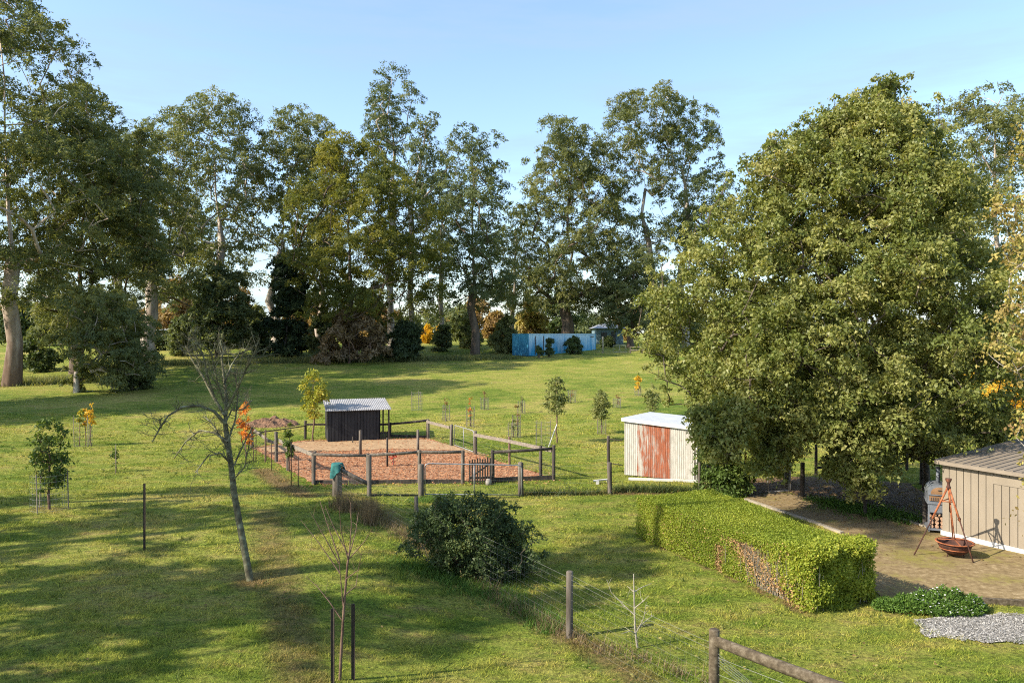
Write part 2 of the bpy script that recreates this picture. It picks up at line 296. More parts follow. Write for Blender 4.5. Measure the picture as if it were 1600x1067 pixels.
def np_mesh(name, V, n, attrs, mat, parent=None, loc=None, smooth=False):
    """V: (faces*n, 3) vertices, every face n own vertices"""
    L = np.array(parent_loc(parent)) if parent is not None else np.zeros(3)
    me = bpy.data.meshes.new(name); nv = len(V); nf = nv//n
    me.vertices.add(nv); me.loops.add(nv); me.polygons.add(nf)
    me.vertices.foreach_set('co', (V-L).astype(np.float32).ravel())
    me.loops.foreach_set('vertex_index', np.arange(nv, dtype=np.int32))
    me.polygons.foreach_set('loop_start', np.arange(0, nv, n, dtype=np.int32))
    me.update(calc_edges=True)
    for k, a in attrs.items():
        at_ = me.attributes.new(k, 'FLOAT', 'FACE'); at_.data.foreach_set('value', np.asarray(a, np.float32))
    return link(name, me, mat, parent, smooth)
def unit(v): return v/np.maximum(np.linalg.norm(v, axis=1, keepdims=True), 1e-9)
def leaf_quads(P, size, aspect, rng, droop=0.3, flat=0.0, out=None, k=0.9, tri=False):
    """pointed leaves at P; droop hangs the tips, flat turns faces to the sky, out turns them away from their clump"""
    N = len(P); nr = rng.normal(size=(N, 3)); nr[:, 2] += flat*2
    if out is not None: nr = unit(nr)+out*k
    nr = unit(nr); d = rng.normal(size=(N, 3)); d[:, 2] -= droop*1.6; d = unit(d-nr*(d*nr).sum(1, keepdims=True)); wv = np.cross(d, nr)
    L = (np.asarray(size)*rng.uniform(0.65, 1.35, N))[:, None]; W = L*aspect
    if tri:
        V = np.empty((N, 3, 3)); V[:, 0] = P-wv*W*0.5; V[:, 1] = P+wv*W*0.5; V[:, 2] = P+d*L
    else:
        V = np.empty((N, 4, 3)); V[:, 0] = P; V[:, 1] = P+d*L*0.45+wv*W*0.5; V[:, 2] = P+d*L; V[:, 3] = P+d*L*0.45-wv*W*0.5
    return V.reshape(-1, 3)

# ------------------------------------------------------------------ trees
def skeleton(nodes_p, parent, tipr, base_r, expo=2.3):
    n = len(nodes_p); kids = [[] for _ in range(n)]
    for i, p in enumerate(parent):
        if p >= 0: kids[p].append(i)
    rad = [0.0]*n
    for i in range(n-1, -1, -1):
        s_ = sum(rad[c]**expo for c in kids[i]); rad[i] = max(s_, tipr**expo)**(1/expo)
    k = base_r/rad[0]
    r0 = rad[0]; rad = [max(tipr*0.6, r_*(1+(k-1)*(r_/r0)**1.5)) for r_ in rad]
    return kids, rad
def build_branches(nodes, parent, tipr, base_r, k=5, flare=1.35):
    kids, rad = skeleton(nodes, parent, tipr, base_r)
    mb = MB(); stack = [(0, None)]
    while stack:
        i, par = stack.pop(); ch = [i]; pts = []; rr = []
        if par is not None: pts.append(nodes[par]); rr.append(min(rad[i]*1.15, rad[par]))
        while True:
            j = ch[-1]; pts.append(nodes[j]); rr.append(rad[j])
            if not kids[j]: break
            ks = sorted(kids[j], key=lambda q: -rad[q])
            for q in ks[1:]: stack.append((q, j))
            ch.append(ks[0])
        if par is None: rr[0] *= flare
        else: rr[-1] *= 0.5
        kk = k+4 if par is None else k
        mb.tube(pts, rr, kk, cap=False)
    return mb
def env_tree(name, label, cat, base, rows, n_cl, cl_r, per, leaf, aspect=0.45, leaves=None, bark=None, trunk_r=0.3, seed=1, group=None, depth=0.8,
             shell=0.5, flatz=0.6, droop=0.4, lean=None, trunk_top=0.8, extra=(), tipr=0.03, first=0.3, flat=0.0, topw=0.0, tri=False, outk=0.9, sp=.75, dome=False, core=0.0, wobble=.012):
    """rows: (z, x_left, x_right) world outline of the crown at the trunk's depth, from top down"""
    rng = np.random.default_rng(seed); base = Vector(base)
    root = thing(name, label, cat, base, group)
    rows = sorted(rows); zs = np.array([r_[0] for r_ in rows]); xl = np.array([r_[1] for r_ in rows]); xr = np.array([r_[2] for r_ in rows])
    C = []; Rr = []; tries = 0; wmax = (xr-xl).max()
    while len(C) < n_cl and tries < n_cl*60:
        tries += 1
        z = rng.uniform(zs[0], zs[-1]); a, b = np.interp(z, zs, xl), np.interp(z, zs, xr); hw = max((b-a)/2, 0.05)
        if rng.random() > 0.25+0.75*hw*2/wmax: continue
        if rng.random() > (1-topw)+topw*((z-zs[0])/(zs[-1]-zs[0]))**1.2: continue
        th = rng.uniform(0, 2*math.pi); rr_ = rng.random()**(0.5*(1-shell)+0.08)
        if rng.random() < core: rr_ = rng.random()**.5*.75
        r0 = cl_r*rng.uniform(0.6, 1.45); hw_ = max(hw-r0*0.45, 0.02)
        x = (a+b)/2+math.cos(th)*rr_*hw_; y = base.y+math.sin(th)*rr_*min(hw, wmax*0.5)*depth
        p = np.array([x, y, z])
        if C:
            dd = np.linalg.norm((np.array(C)-p)*np.array([1, 1, 1.3]), axis=1)
            if dd.min() < cl_r*(sp if tries < n_cl*25 else sp*.6): continue
        C.append(p); Rr.append(r0)
    for e in extra: C.append(np.array(e[:3], float)); Rr.append(e[3])
    C = np.array(C); Rr = np.array(Rr)
    # trunk nodes
    ztop = zs[0]+(zs[-1]-zs[0])*trunk_top; xm = np.interp(ztop, zs, (xl+xr)/2)
    nodes = []; parent = []; nn = 9
    for i in range(nn):
        t = i/(nn-1); e = t**1.6
        q = Vector((base.x*(1-e)+xm*e, base.y, base.z-0.15+(ztop-base.z+0.15)*t))
        if 0 < i: q += Vector((rng.normal(), rng.normal(), 0))*(ztop-base.z)*wobble
        nodes.append(q); parent.append(i-1)
    hgt = zs[-1]-base.z; zmin = base.z+first*hgt
    order = np.argsort(np.linalg.norm((C-np.array(base))*np.array([1.4, 1.4, 1]), axis=1))
    for oi in order:
        c = C[oi]; A = np.array([tuple(q) for q in nodes]); d = c-A; dist = np.linalg.norm(d, axis=1)
        hor = np.hypot(d[:, 0], d[:, 1])
        cost = dist+np.maximum(0, 0.7*hor-d[:, 2])*0.9+np.where(A[:, 2] < min(zmin, c[2]-0.2), 6*cl_r+(zmin-A[:, 2]).clip(0), 0)
        j = int(np.argmin(cost)); a = Vector(A[j]); b = Vector(c)-Vector((0, 0, Rr[oi]*0.25)); L = (b-a).length; m = max(2, min(5, int(L/(cl_r*1.2))+1))
        pj = j
        for t_ in range(1, m+1):
            t = t_/m; q = a.lerp(b, t)
            q.z += math.sin(t*math.pi)*L*0.07
            if t_ < m: q += Vector((rng.normal(), rng.normal(), rng.normal()*0.6))*L*0.05
            nodes.append(q); parent.append(pj); pj = len(nodes)-1
    br = build_branches(nodes, parent, tipr, trunk_r)
    br.build('trunk', bark, root, True)
    # leaves
    cnt = np.maximum(8, (per*(Rr/cl_r)**2).astype(int)); idx = np.repeat(np.arange(len(C)), cnt); N = len(idx)
    u = unit(rng.normal(size=(N, 3))); u[:, 2] = np.where(rng.random(N) < 0.62, np.abs(u[:, 2]), u[:, 2])
    # every clump is itself a few sprays
    k = 11; spr = unit(rng.normal(size=(len(C)*k, 3))).reshape(len(C), k, 3); spr[..., 2] = np.abs(spr[..., 2])*0.9-0.15
    sel = rng.integers(0, k, N); ctr = (spr*rng.uniform(.35, 1.0, (len(C), k))[..., None])[idx, sel]
    p = ctr+u*(rng.random(N)**0.5*rng.uniform(.25, .55, (len(C), k))[idx, sel])[:, None]
    if dome:
        kk = 18; dn = unit(rng.normal(size=(len(C)*kk, 3))).reshape(len(C), kk, 3); dn[..., 2] = np.where(rng.random((len(C), kk)) < .8, np.abs(dn[..., 2]), dn[..., 2]*.5)
        dn = dn*rng.uniform(.55, .98, (len(C), kk))[..., None]; sel = rng.integers(0, kk, N)
        p = dn[idx, sel]+u*(rng.random(N)**.45*rng.uniform(.18, .36, (len(C), kk))[idx, sel])[:, None]
        tl = rng.normal(0, .28, (len(C), 2)); p[:, 2] = p[:, 2]+p[:, 0]*tl[idx, 0]+p[:, 1]*tl[idx, 1]; sel = sel % k
    p[:, 2] = p[:, 2]*flatz - (0.16 if dome else 0.30)*(p[:, 0]**2+p[:, 1]**2)
    P = C[idx]+p*Rr[idx][:, None]
    crand = rng.random(len(C)); lv = np.clip(0.42*crand[idx]+0.3*rng.random(N)+0.28*spr[idx, sel, 2].clip(0, 1)*0+0.28*rng.random((len(C), k))[idx, sel], 0, 1)
    V = leaf_quads(P, leaf, aspect, rng, droop, flat, unit(p+np.array([0, 0, .25])), outk, tri)
    np_mesh('crown', V, 3 if tri else 4, {'lv': lv}, leaves, root)
    return root
def prow(d, rows): return [(pz(py, d), px_(a, d), px_(b, d)) for py, a, b in rows]
def ptree(name, label, cat, d, basepx, rows, n, r_, per, leaf, **kw):
    X = px_(basepx, d); return env_tree(name, label, cat, (X, d, Zg(X, d)), prow(d, rows), n, r_, per, leaf, **kw)

# ================================================================== THE SETTING
FENCE = [Vector((-5.6, 24.5, 0)), Vector((0.98, 13.1, 0)), Vector((2.68, 10.2, 0))]
def seg_dist(X, Y, a, b):
    ax, ay, bx, by = a[0], a[1], b[0], b[1]; dx, dy = bx-ax, by-ay
    t = np.clip(((X-ax)*dx+(Y-ay)*dy)/(dx*dx+dy*dy), 0, 1); return np.hypot(X-ax-t*dx, Y-ay-t*dy)
def dryness(X, Y):
    X = np.asarray(X, float); Y = np.asarray(Y, float)
    v = sst(0.75, 0.1, seg_dist(X, Y, FENCE[0], FENCE[1])-0.05)*0.62
    v = np.maximum(v, sst(0.7, 0.1, seg_dist(X, Y, FENCE[1], FENCE[2]))*0.7)
    for (a, b, w_, k) in DRYSEG: v = np.maximum(v, sst(w_, w_*0.2, seg_dist(X, Y, a, b))*k)
    return v
DRYSEG = [(at(415, 800), at(470, 1066), 0.9, 0.62), (at(388, 905), at(400, 912), 0.8, 0.75), (at(230, 800), at(250, 860), 0.5, 0.45),
          (at(150, 740), at(330, 730), 0.9, 0.4), (at(60, 795), at(100, 795), 0.5, 0.6), (at(840, 795), at(985, 790), 0.45, 0.45),
          (at(410, 735), at(480, 775), 0.9, 0.8), (at(0, 602), at(100, 590), 3.5, 0.7), (at(150, 560), at(800, 556), 4, 0.35),
          (at(820, 772), at(1090, 772), 0.5, 0.95), (at(1000, 838), at(1265, 962), 0.22, 0.9), (at(660, 590), at(900, 690), 2.5, 0.25),
          ((-38, 76), (-20, 78), 2.0, 0.6), (at(10, 950), at(240, 905), 0.5, 0.3), (at(600, 560), at(800, 552), 3, 0.5)]
def make_ground():
    def axis(parts):
        o = []
        for a, b, s_ in parts: o += list(np.arange(a, b, s_))
        return np.array(o+[parts[-1][1]])
    xs = axis([(-3000, -300, 300), (-300, -80, 20), (-80, -20, 2.5), (-20, 20, 0.32), (20, 80, 2.5), (80, 300, 20), (300, 3000, 300)])
    ys = axis([(-60, 0, 10), (0, 8, 1), (8, 30, 0.32), (30, 100, 1.0), (100, 200, 8), (200, 600, 60), (600, 4000, 400)])
    X, Y = np.meshgrid(xs, ys); nx, ny = len(xs), len(ys)
    V = np.stack([X, Y, zg(X, Y)], -1).reshape(-1, 3)
    i = np.arange(nx*ny).reshape(ny, nx); Q = np.stack([i[:-1, :-1], i[:-1, 1:], i[1:, 1:], i[1:, :-1]], -1).reshape(-1, 4)
    me = bpy.data.meshes.new('ground'); nf = len(Q)
    me.vertices.add(len(V)); me.loops.add(nf*4); me.polygons.add(nf)
    me.vertices.foreach_set('co', V.astype(np.float32).ravel()); me.loops.foreach_set('vertex_index', Q.astype(np.int32).ravel())
    me.polygons.foreach_set('loop_start', np.arange(0, nf*4, 4, dtype=np.int32)); me.update(calc_edges=True)
    a = me.attributes.new('dry', 'FLOAT', 'POINT'); a.data.foreach_set('value', dryness(V[:, 0], V[:, 1]).astype(np.float32))
    return tag(link('ground', me, G_GROUND, None, True), 'mown green and straw coloured paddock grass', None, None, 'structure')
make_ground()
def in_poly(P, X, Y):
    X = np.asarray(X); Y = np.asarray(Y); c = np.zeros(X.shape, bool); n = len(P)
    for i in range(n):
        x1, y1 = P[i][0], P[i][1]; x2, y2 = P[(i+1) % n][0], P[(i+1) % n][1]
        if y1 == y2: continue
        c ^= ((y1 > Y) != (y2 > Y)) & (X < (x2-x1)*(Y-y1)/(y2-y1)+x1)
    return c
def wob(P, amp, seed, step=0.4):
    """subdivide an outline and make it uneven"""
    r_ = random.Random(seed); o = []
    for i in range(len(P)):
        a, b = Vector(P[i][:2]), Vector(P[(i+1) % len(P)][:2]); n = max(1, int((b-a).length/step))
        for j in range(n):
            q = a.lerp(b, j/n); o.append((q.x+r_.uniform(-amp, amp), q.y+r_.uniform(-amp, amp)))
    return o
def sheet(name, P, dz, mat, label, step=0.35):
    bm = bmesh.new(); f = bm.faces.new([bm.verts.new((p[0], p[1], 0)) for p in P])
    xs = [p[0] for p in P]; ys = [p[1] for p in P]
    for ax, (lo, hi) in ((0, (min(xs), max(xs))), (1, (min(ys), max(ys)))):
        c = lo+step
        while c < hi:
            n_ = (1, 0, 0) if ax == 0 else (0, 1, 0); co = (c, 0, 0) if ax == 0 else (0, c, 0)
            bmesh.ops.bisect_plane(bm, geom=bm.verts[:]+bm.edges[:]+bm.faces[:], plane_co=co, plane_no=n_); c += step
    for v in bm.verts: v.co.z = Zg(v.co.x, v.co.y)+dz
    bmesh.ops.recalc_face_normals(bm, faces=bm.faces[:])
    if sum(f.normal.z for f in bm.faces) < 0: bmesh.ops.reverse_faces(bm, faces=bm.faces[:])
    me = bpy.data.meshes.new(name); bm.to_mesh(me); bm.free()
    return tag(link(name, me, mat), label, None, None, 'structure')
A_FL, A_FR, A_BR, A_BL = at(490, 757), at(865, 749), at(668, 685), at(395, 700)
YARD = [A_FL, A_FR, A_BR, at(585, 686), at(478, 688), A_BL]
sheet('mulch_bed', wob(YARD, 0.06, 1), 0.016, M_MULCH, 'orange bark mulch covering the fenced yard')
STRAW = [at(420, 708), at(500, 706), at(600, 702), at(700, 704), at(760, 712), at(668, 687), at(585, 688), at(478, 690), at(402, 701)]
sheet('straw_ground', wob(STRAW, 0.12, 2, 0.3), 0.028, M_STRAWG, 'pale straw covered earth before the black shed')
PAVE = [at(1160, 776), at(1215, 768), at(1300, 785), at(1440, 822), at(1512, 843), at(1700, 890), at(1700, 975), at(1590, 938), at(1540, 938), at(1380, 935), at(1290, 858), at(1316, 834), at(1265, 815), at(1200, 793)]
sheet('paving', wob(PAVE, 0.03, 3), 0.016, M_PAVE, 'brown mossy brick paving beside the tan garage')
LITTER = [at(1160, 775), at(1215, 767), at(1300, 784), at(1440, 821), at(1480, 832), at(1475, 790), at(1420, 755), at(1250, 745), at(1090, 752), at(1090, 772)]
sheet('leaf_litter_bed', wob(LITTER, 0.08, 4), 0.012, M_LITTER, 'brown leaf litter under the broad tree')
GRAV = [at(1440, 976), at(1470, 963), at(1530, 962), at(1720, 968), at(1720, 1006), at(1560, 1001), at(1465, 993)]
sheet('gravel_path', wob(GRAV, 0.03, 5), 0.020, M_GRAVEL, 'pale grey gravel strip at the garden edge')
def strip(name, pts, wid, hgt, mat, label):
    mb = MB()
    for i in range(len(pts)-1):
        a, b = Vector(pts[i]), Vector(pts[i+1]); d = (b-a).normalized(); q = Vector((-d.y, d.x, 0))*wid
        mb.obox(a-q/2-Vector((0, 0, 0.05)), (b-a)*0.995, q, (0, 0, hgt+0.05))
    return tag(mb.build(name, mat), label, None, None, 'structure')
strip('kerb', [at(1165, 781), at(1200, 793), at(1265, 815), at(1316, 834)], 0.10, 0.06, M_CONC, 'pale concrete edging between lawn and paving')
strip('kerb', [at(1395, 808), at(1440, 822), at(1510, 843)], 0.10, 0.06, M_CONC, 'pale concrete edging along the tree bed')

# ================================================================== BUILDINGS
def corr(mb, A, B, z0a, z1a, z0b, z1b, nrm, pitch=0.076, amp=0.009, seg=4, box=False):
    """corrugated wall sheet from A to B (plan), ribs upright"""
    A, B = Vector((A[0], A[1])), Vector((B[0], B[1])); L = (B-A).length; n = max(2, int(L/pitch*seg)); vs = []; fs = []
    nv = Vector((nrm[0], nrm[1])).normalized()
    for i in range(n+1):
        t = i/n; ph = t*L/pitch
        o = amp*math.sin(2*math.pi*ph) if not box else amp*(1 if (ph % 1) < 0.5 else -1)
        q = A.lerp(B, t)+nv*o; vs += [(q.x, q.y, z0a+(z0b-z0a)*t), (q.x, q.y, z1a+(z1b-z1a)*t)]
    for i in range(n): fs.append((2*i, 2*i+2, 2*i+3, 2*i+1))
    return mb.add(vs, fs)
def corr_roof(mb, P00, P10, P01, P11, pitch=0.09, amp=0.012, seg=4, thick=0.02):
    """roof from eave P00-P10 up to P01-P11, corrugations running up the slope"""
    P00, P10, P01, P11 = (Vector(q) for q in (P00, P10, P01, P11)); n = int((P10-P00).length/pitch*seg); vs = []; fs = []
    for i in range(n+1):
        t = i/n; o = Vector((0, 0, amp*math.sin(2*math.pi*t*n/seg))); a, b = P00.lerp(P10, t)+o, P01.lerp(P11, t)+o
        vs += [a, b, a-Vector((0, 0, thick)), b-Vector((0, 0, thick))]
    for i in range(n):
        k = 4*i; fs += [(k, k+4, k+5, k+1), (k+2, k+3, k+7, k+6), (k, k+2, k+6, k+4), (k+1, k+5, k+7, k+3)]
    fs += [(0, 1, 3, 2), (4*n, 4*n+2, 4*n+3, 4*n+1)]
    return mb.add(vs, fs)
V3 = lambda v, z: Vector((v[0], v[1], z))
UP = Vector((0, 0, 1))

def tin_shed():
    FL = Vector((4.12, 28.1)); FR = Vector((6.39, 26.9)); f = (FR-FL).normalized(); b = Vector((-f.y, f.x)); D = 3.2
    BL, BR = FL+b*D, FR+b*D; L = (FR-FL).length
    r_ = thing('tin_shed', 'small white tin shed with rust red sheets and white roof by the broad tree', 'shed', V3(FL, 0))
    hl, hr, hbl, hbr = 2.02, 1.84, 1.93, 1.78; n = -b
    cuts = [0, 0.17, 0.34, 0.50, 0.67, 0.78, 1.0]; mats = [M_SHEETW, M_SHEETW, M_SHEETP, M_SHEETR, M_SHEETR, M_SHEETW]
    cuts = [0, 0.185, 0.34, 0.49, 0.66, 0.78, 1.0]; mats = [M_SHEETW, M_SHEETP, M_SHEETR, M_SHEETR, M_SHEETW, M_SHEETW]
    for i in range(6):
        t0, t1 = cuts[i], cuts[i+1]; A, B = FL.lerp(FR, t0), FL.lerp(FR, t1); off = n*(0.004*(i % 2)+0.014)
        corr(MB(), (0, 0), (1, 0), 0, 1, 0, 1, (0, 1))
        mb = corr(MB(), A+off, B+f*0.03*(i < 5)+off, 0.02, hl+(hr-hl)*t0, 0.02, hl+(hr-hl)*t1, n, 0.076, 0.009)
        o = mb.build('wall_sheet', mats[i], r_, True)
        if mats[i] is M_SHEETR: o['label'] = 'rust red wall sheet'
    MB().prism([FL+b*0.03, FR+b*0.03, BR, BL], 0.02, [hl-.02, hr-.02, hbr-.02, hbl-.02]).build('wall', M_STEELD, r_)
    corr(MB(), FR+f*0.02+b*0.05, BR+f*0.02, 0.02, hr, 0.02, hbr, f).build('side_wall', M_STEEL, r_)
    corr(MB(), FL-f*0.02+b*0.05, BL-f*0.02, 0.02, hl, 0.02, hbl, -f).build('side_wall', M_SHEETW, r_)
    e = 0.09
    P = [FL-f*e-b*e, FR+f*e-b*e, BR+f*e+b*e, BL-f*e+b*e]; hz = [hl+0.03, hr+0.02, hbr+0.02, hbl+0.03]
    MB().prism(P, hz, [h+0.05 for h in hz]).build('roof', M_ROOFW, r_)
    MB().obox(V3(P[0]-b*0.012, hz[0]-0.07), V3(P[1]-P[0], hz[1]-hz[0]), V3(b*0.010, 0), (0, 0, 0.125)).build('fascia', M_WHITE, r_)
    MB().obox(V3(FR+f*0.005-b*0.055, 0.02), V3(f*0.05, 0), V3(b*0.05, 0), (0, 0, hr-0.03)).build('corner_post', W_DARK, r_)
    MB().tube([V3(P[1]+f*0.05, hr-0.04), V3(P[2]+f*0.05, hbr-0.04)], 0.05, 8).build('gutter', M_STEELD, r_)
    dp = FR+f*0.11-b*0.09
    MB().tube([V3(dp, 0.05), V3(dp, hr-0.12), V3(dp+f*0.03, hr-0.04)], 0.038, 8).build('downpipe', M_WHITE, r_, True)
tin_shed()
def white_plank():
    a, b = at(982, 750), at(1092, 754)
    d = (b-a).normalized(); q = Vector((-d.y, d.x, 0))
    tag(MB().obox(a+UP*0.004, b-a, q*0.14, UP*0.07).build('plank', M_WHITE), 'long whitewashed plank lying before the rusty tin shed', 'plank')
    a, b = at(927, 757), at(955, 754)
    tag(MB().obox(a+UP*0.10, b-a, (0.03, 0.12, 0), UP*0.04).obox(a+UP*0.004+Vector((0.1, 0, 0)), (0.1, 0, 0), (0, 0.1, 0), UP*0.1).obox(b+UP*0.004+Vector((-0.15, 0, 0)), (0.1, 0, 0), (0, 0.1, 0), UP*0.1).build('board', M_WHITE), 'short pale board propped by the post left of the tin shed', 'board')
white_plank()

def black_shed():
    FL = Vector((-8.72, 36.5)); f = Vector((0.955, 0.296)).normalized(); b = Vector((-f.y, f.x)); W, D = 2.42, 2.1; g = Zg(FL.x, FL.y)
    FR = FL+f*W; BL, BR = FL+b*D, FR+b*D; he, hb = g+1.50, g+1.80; rn = random.Random(4)
    r_ = thing('black_shed', 'small black board shed with corrugated iron roof in the mulched yard', 'shed', V3(FL, g))
    MB().prism([FL+f*.02+b*.02, FR-f*.02+b*.02, BR-f*.02-b*.02, BL+f*.02-b*.02], g-0.05, [he-.03, he-.03, hb-.03, hb-.03]).build('wall', W_BLACK, r_)
    x = 0.0
    while x < W-0.03:                                    # front boards
        wd = min(0.145, W-x); o = rn.uniform(0.0, 0.010)
        MB().obox(V3(FL+f*(x+.003)-b*(0.022+o), g), V3(f*(wd-.012), 0), V3(b*(0.03+o), 0), (0, 0, he-g-0.01)).build('board', W_BLACK, r_); x += 0.15
    y = 0.0
    while y < D-0.03:                                    # side boards
        for s_, (E, q) in enumerate(((BL, -b), (FR, b))):
            if s_ == 0: P0 = FL-f*0.028+b*(y+.003)
            else: P0 = FR+f*0.002+b*(y+.003)
            MB().obox(V3(P0, g), V3(b*0.134, 0), V3(f*0.026, 0), (0, 0, (he-g)+(hb-he)*y/D-0.01)).build('board', W_BLACK, r_)
        y += 0.15
    o = 0.14; q = 0.50
    ro = corr_roof(MB(), V3(FL-f*o-b*0.16, he+.01), V3(FR+f*q-b*0.16, he+.01), V3(BL-f*o+b*0.1, hb+.06), V3(BR+f*q+b*0.1, hb+.06)).build('roof', M_ROOFG, r_)
    MB().obox(V3(FR+f*(q+.004)-b*0.17, he-.03), V3(b*(D+.28), hb-he+.05), V3(f*0.03, 0), (0, 0, 0.07)).build('barge_capping', M_GALV, r_)
    MB().obox(V3(FR+f*(q-.1)-b*0.05, g), V3(f*0.07, 0), V3(b*0.07, 0), (0, 0, he-g-0.02)).build('porch_post', W_DARK, r_)
    MB().obox(V3(FR+f*(q-.1)+b*(D-.1), g), V3(f*0.07, 0), V3(b*0.07, 0), (0, 0, hb-g)).build('porch_post', W_DARK, r_)
    for i in range(4): MB().obox(V3(FR+f*(0.05+i*0.095)+b*0.02, g), V3(f*0.06, 0), V3(b*0.02, 0), (0, 0, 0.42)).build('picket', W_BLACK, r_)
    MB().obox(V3(FR+f*0.03+b*0.045, g+0.33), V3(f*0.38, 0), V3(b*0.03, 0), (0, 0, 0.06)).build('picket_rail', W_BLACK, r_)
black_shed()

def container():
    Y = 85.0; N = Vector((px_(825, Y), Y)); s_ = Vector((0.70, 0.714)); e = Vector((-0.714, 0.70)); L, W, H = 12.1, 2.44, 2.6
    g = Zg(N.x, N.y)-0.05; c = N+s_*L; r_ = thing('shipping_container', 'faded blue shipping container at the far edge of the field', 'container', V3(N, g))
    b0 = g+0.14
    MB().prism([N+s_*.06+e*.06, c-s_*.06+e*.06, c-s_*.06+e*(W-.06), N+s_*.06+e*(W-.06)], b0, g+H-0.06).build('core', M_CONTE, r_)
    corr(MB(), N+s_*0.12-e*(-.02), c-s_*0.12-e*(-.02), b0+.1, g+H-.16, b0+.1, g+H-.16, -e, 0.28, 0.018, 8, True).build('side_panel', M_CONTS, r_)
    corr(MB(), N+e*0.12+s_*.02, N+e*(W-.12)+s_*.02, b0+.1, g+H-.16, b0+.1, g+H-.16, -s_, 0.24, 0.020, 8, True).build('end_panel', M_CONTE, r_)
    for q in (N, N+e*(W-.14), c-s_*.14, c-s_*.14+e*(W-.14)):
        MB().obox(V3(q-(s_*.004 if q is N else Vector((0, 0))), b0), V3(s_*.14, 0), V3(e*.14, 0), (0, 0, H-.14)).build('corner_post', M_CONTE, r_)
    for q, v, z in ((N+s_*.14, s_*(L-.28), g+H-.15), (N+s_*.14, s_*(L-.28), b0)):
        MB().obox(V3(q-e*.003, z), V3(v, 0), V3(e*.1, 0), (0, 0, 0.14)).build('side_rail', M_CONTS, r_)
    for z in (g+H-.15, b0): MB().obox(V3(N+e*.14-s_*.003, z), V3(e*(W-.28), 0), V3(s_*.1, 0), (0, 0, 0.14)).build('end_rail', M_CONTE, r_)
    MB().prism([N-e*.01-s_*.01, c+s_*.01-e*.01, c+s_*.01+e*(W+.01), N+e*(W+.01)-s_*.01], g+H-.008, g+H+.03).build('roof', M_STEELD, r_)
    MB().obox(V3(N+s_*(L-1.1)-e*.035, g+H-.42), V3(s_*.62, 0), V3(e*.012, 0), (0, 0, .1)).build('vent', M_STEELD, r_)
    for k in (1.15, 2.5): MB().obox(V3(N+s_*k-e*.03, b0+.1), V3(s_*.12, 0), V3(e*.02, 0), (0, 0, H-.5)).build('dark_stripe', M_STEELD, r_)
    for q in (N+s_*.3+e*.2, c-s_*.6+e*.2, N+s_*.3+e*(W-.5), c-s_*.6+e*(W-.5)): MB().obox(V3(q, g-.25), V3(s_*.3, 0), V3(e*.3, 0), (0, 0, 0.4)).build('sleeper', W_DARK, r_)
container()

def garage():
    A = Vector((11.1, 19.8)); d = Vector((0.475, -0.88)).normalized(); b = Vector((-d.y, d.x)); n = -b; L, D, He, Hr = 4.6, 4.4, 1.86, 2.20
    r_ = thing('garage', 'tan ribbed steel garage beside the paving', 'garage', V3(A, 0))
    C = A+d*L
    MB().prism([A+b*.03+d*.02, C+b*.03, C+b*D, A+b*D+d*.02], 0.02, [He, He, Hr, Hr]).build('wall', M_TANT, r_)
    x = 0.0; i = 0
    while x < L-.05:
        w_ = 0.185
        MB().obox(V3(A+d*(x+.006)+n*0.012, 0.12), V3(d*(w_-.016), 0), V3(b*0.04, 0), (0, 0, He-.12)).build('wall_panel', M_TAN, r_); x += w_
    x = 0.0
    while x < D-.05: MB().obox(V3(A-d*0.012+b*(x+.04), 0.12), V3(b*0.17, 0), V3(d*0.03, 0), (0, 0, He-.12+(Hr-He)*x/D)).build('wall_panel', M_TAN, r_); x += 0.185
    MB().obox(V3(A-d*.03+n*.035, 0.0), V3(d*(L+.03), 0), V3(b*.06, 0), (0, 0, .115)).build('base_board', M_WHITE, r_)
    e = 0.10
    P = [A-d*e+n*e, C+n*e, C+b*(D+e), A-d*e+b*(D+e)]; MB().prism(P, [He+.02, He+.02, Hr+.03, Hr+.03], [He+.05, He+.05, Hr+.06, Hr+.06]).build('roof', M_TANT, r_)
    for k in range(22): 
        q = P[0]+d*(0.05+k*0.2)
        MB().obox(V3(q, He+.05), V3(b*(D+.15), Hr-He+.01), V3(d*.03, 0), (0, 0, 0.02)).build('roof_rib', M_TANT, r_)
    MB().obox(V3(P[0]+n*.075, He-.03), V3(P[1]-P[0], 0), V3(b*.07, 0), (0, 0, .09)).build('gutter', M_TANT, r_)
    MB().obox(V3(P[0]-d*.03, He-.05), V3(b*(D+.15), Hr-He), V3(d*.028, 0), (0, 0, .13)).build('barge_board', M_TANT, r_)
    MB().obox(V3(A+d*1.28+n*.028, He-.32), V3(d*.85, 0), V3(b*.015, 0), (0, 0, .20)).build('patch_panel', M_TAN, r_)
garage()

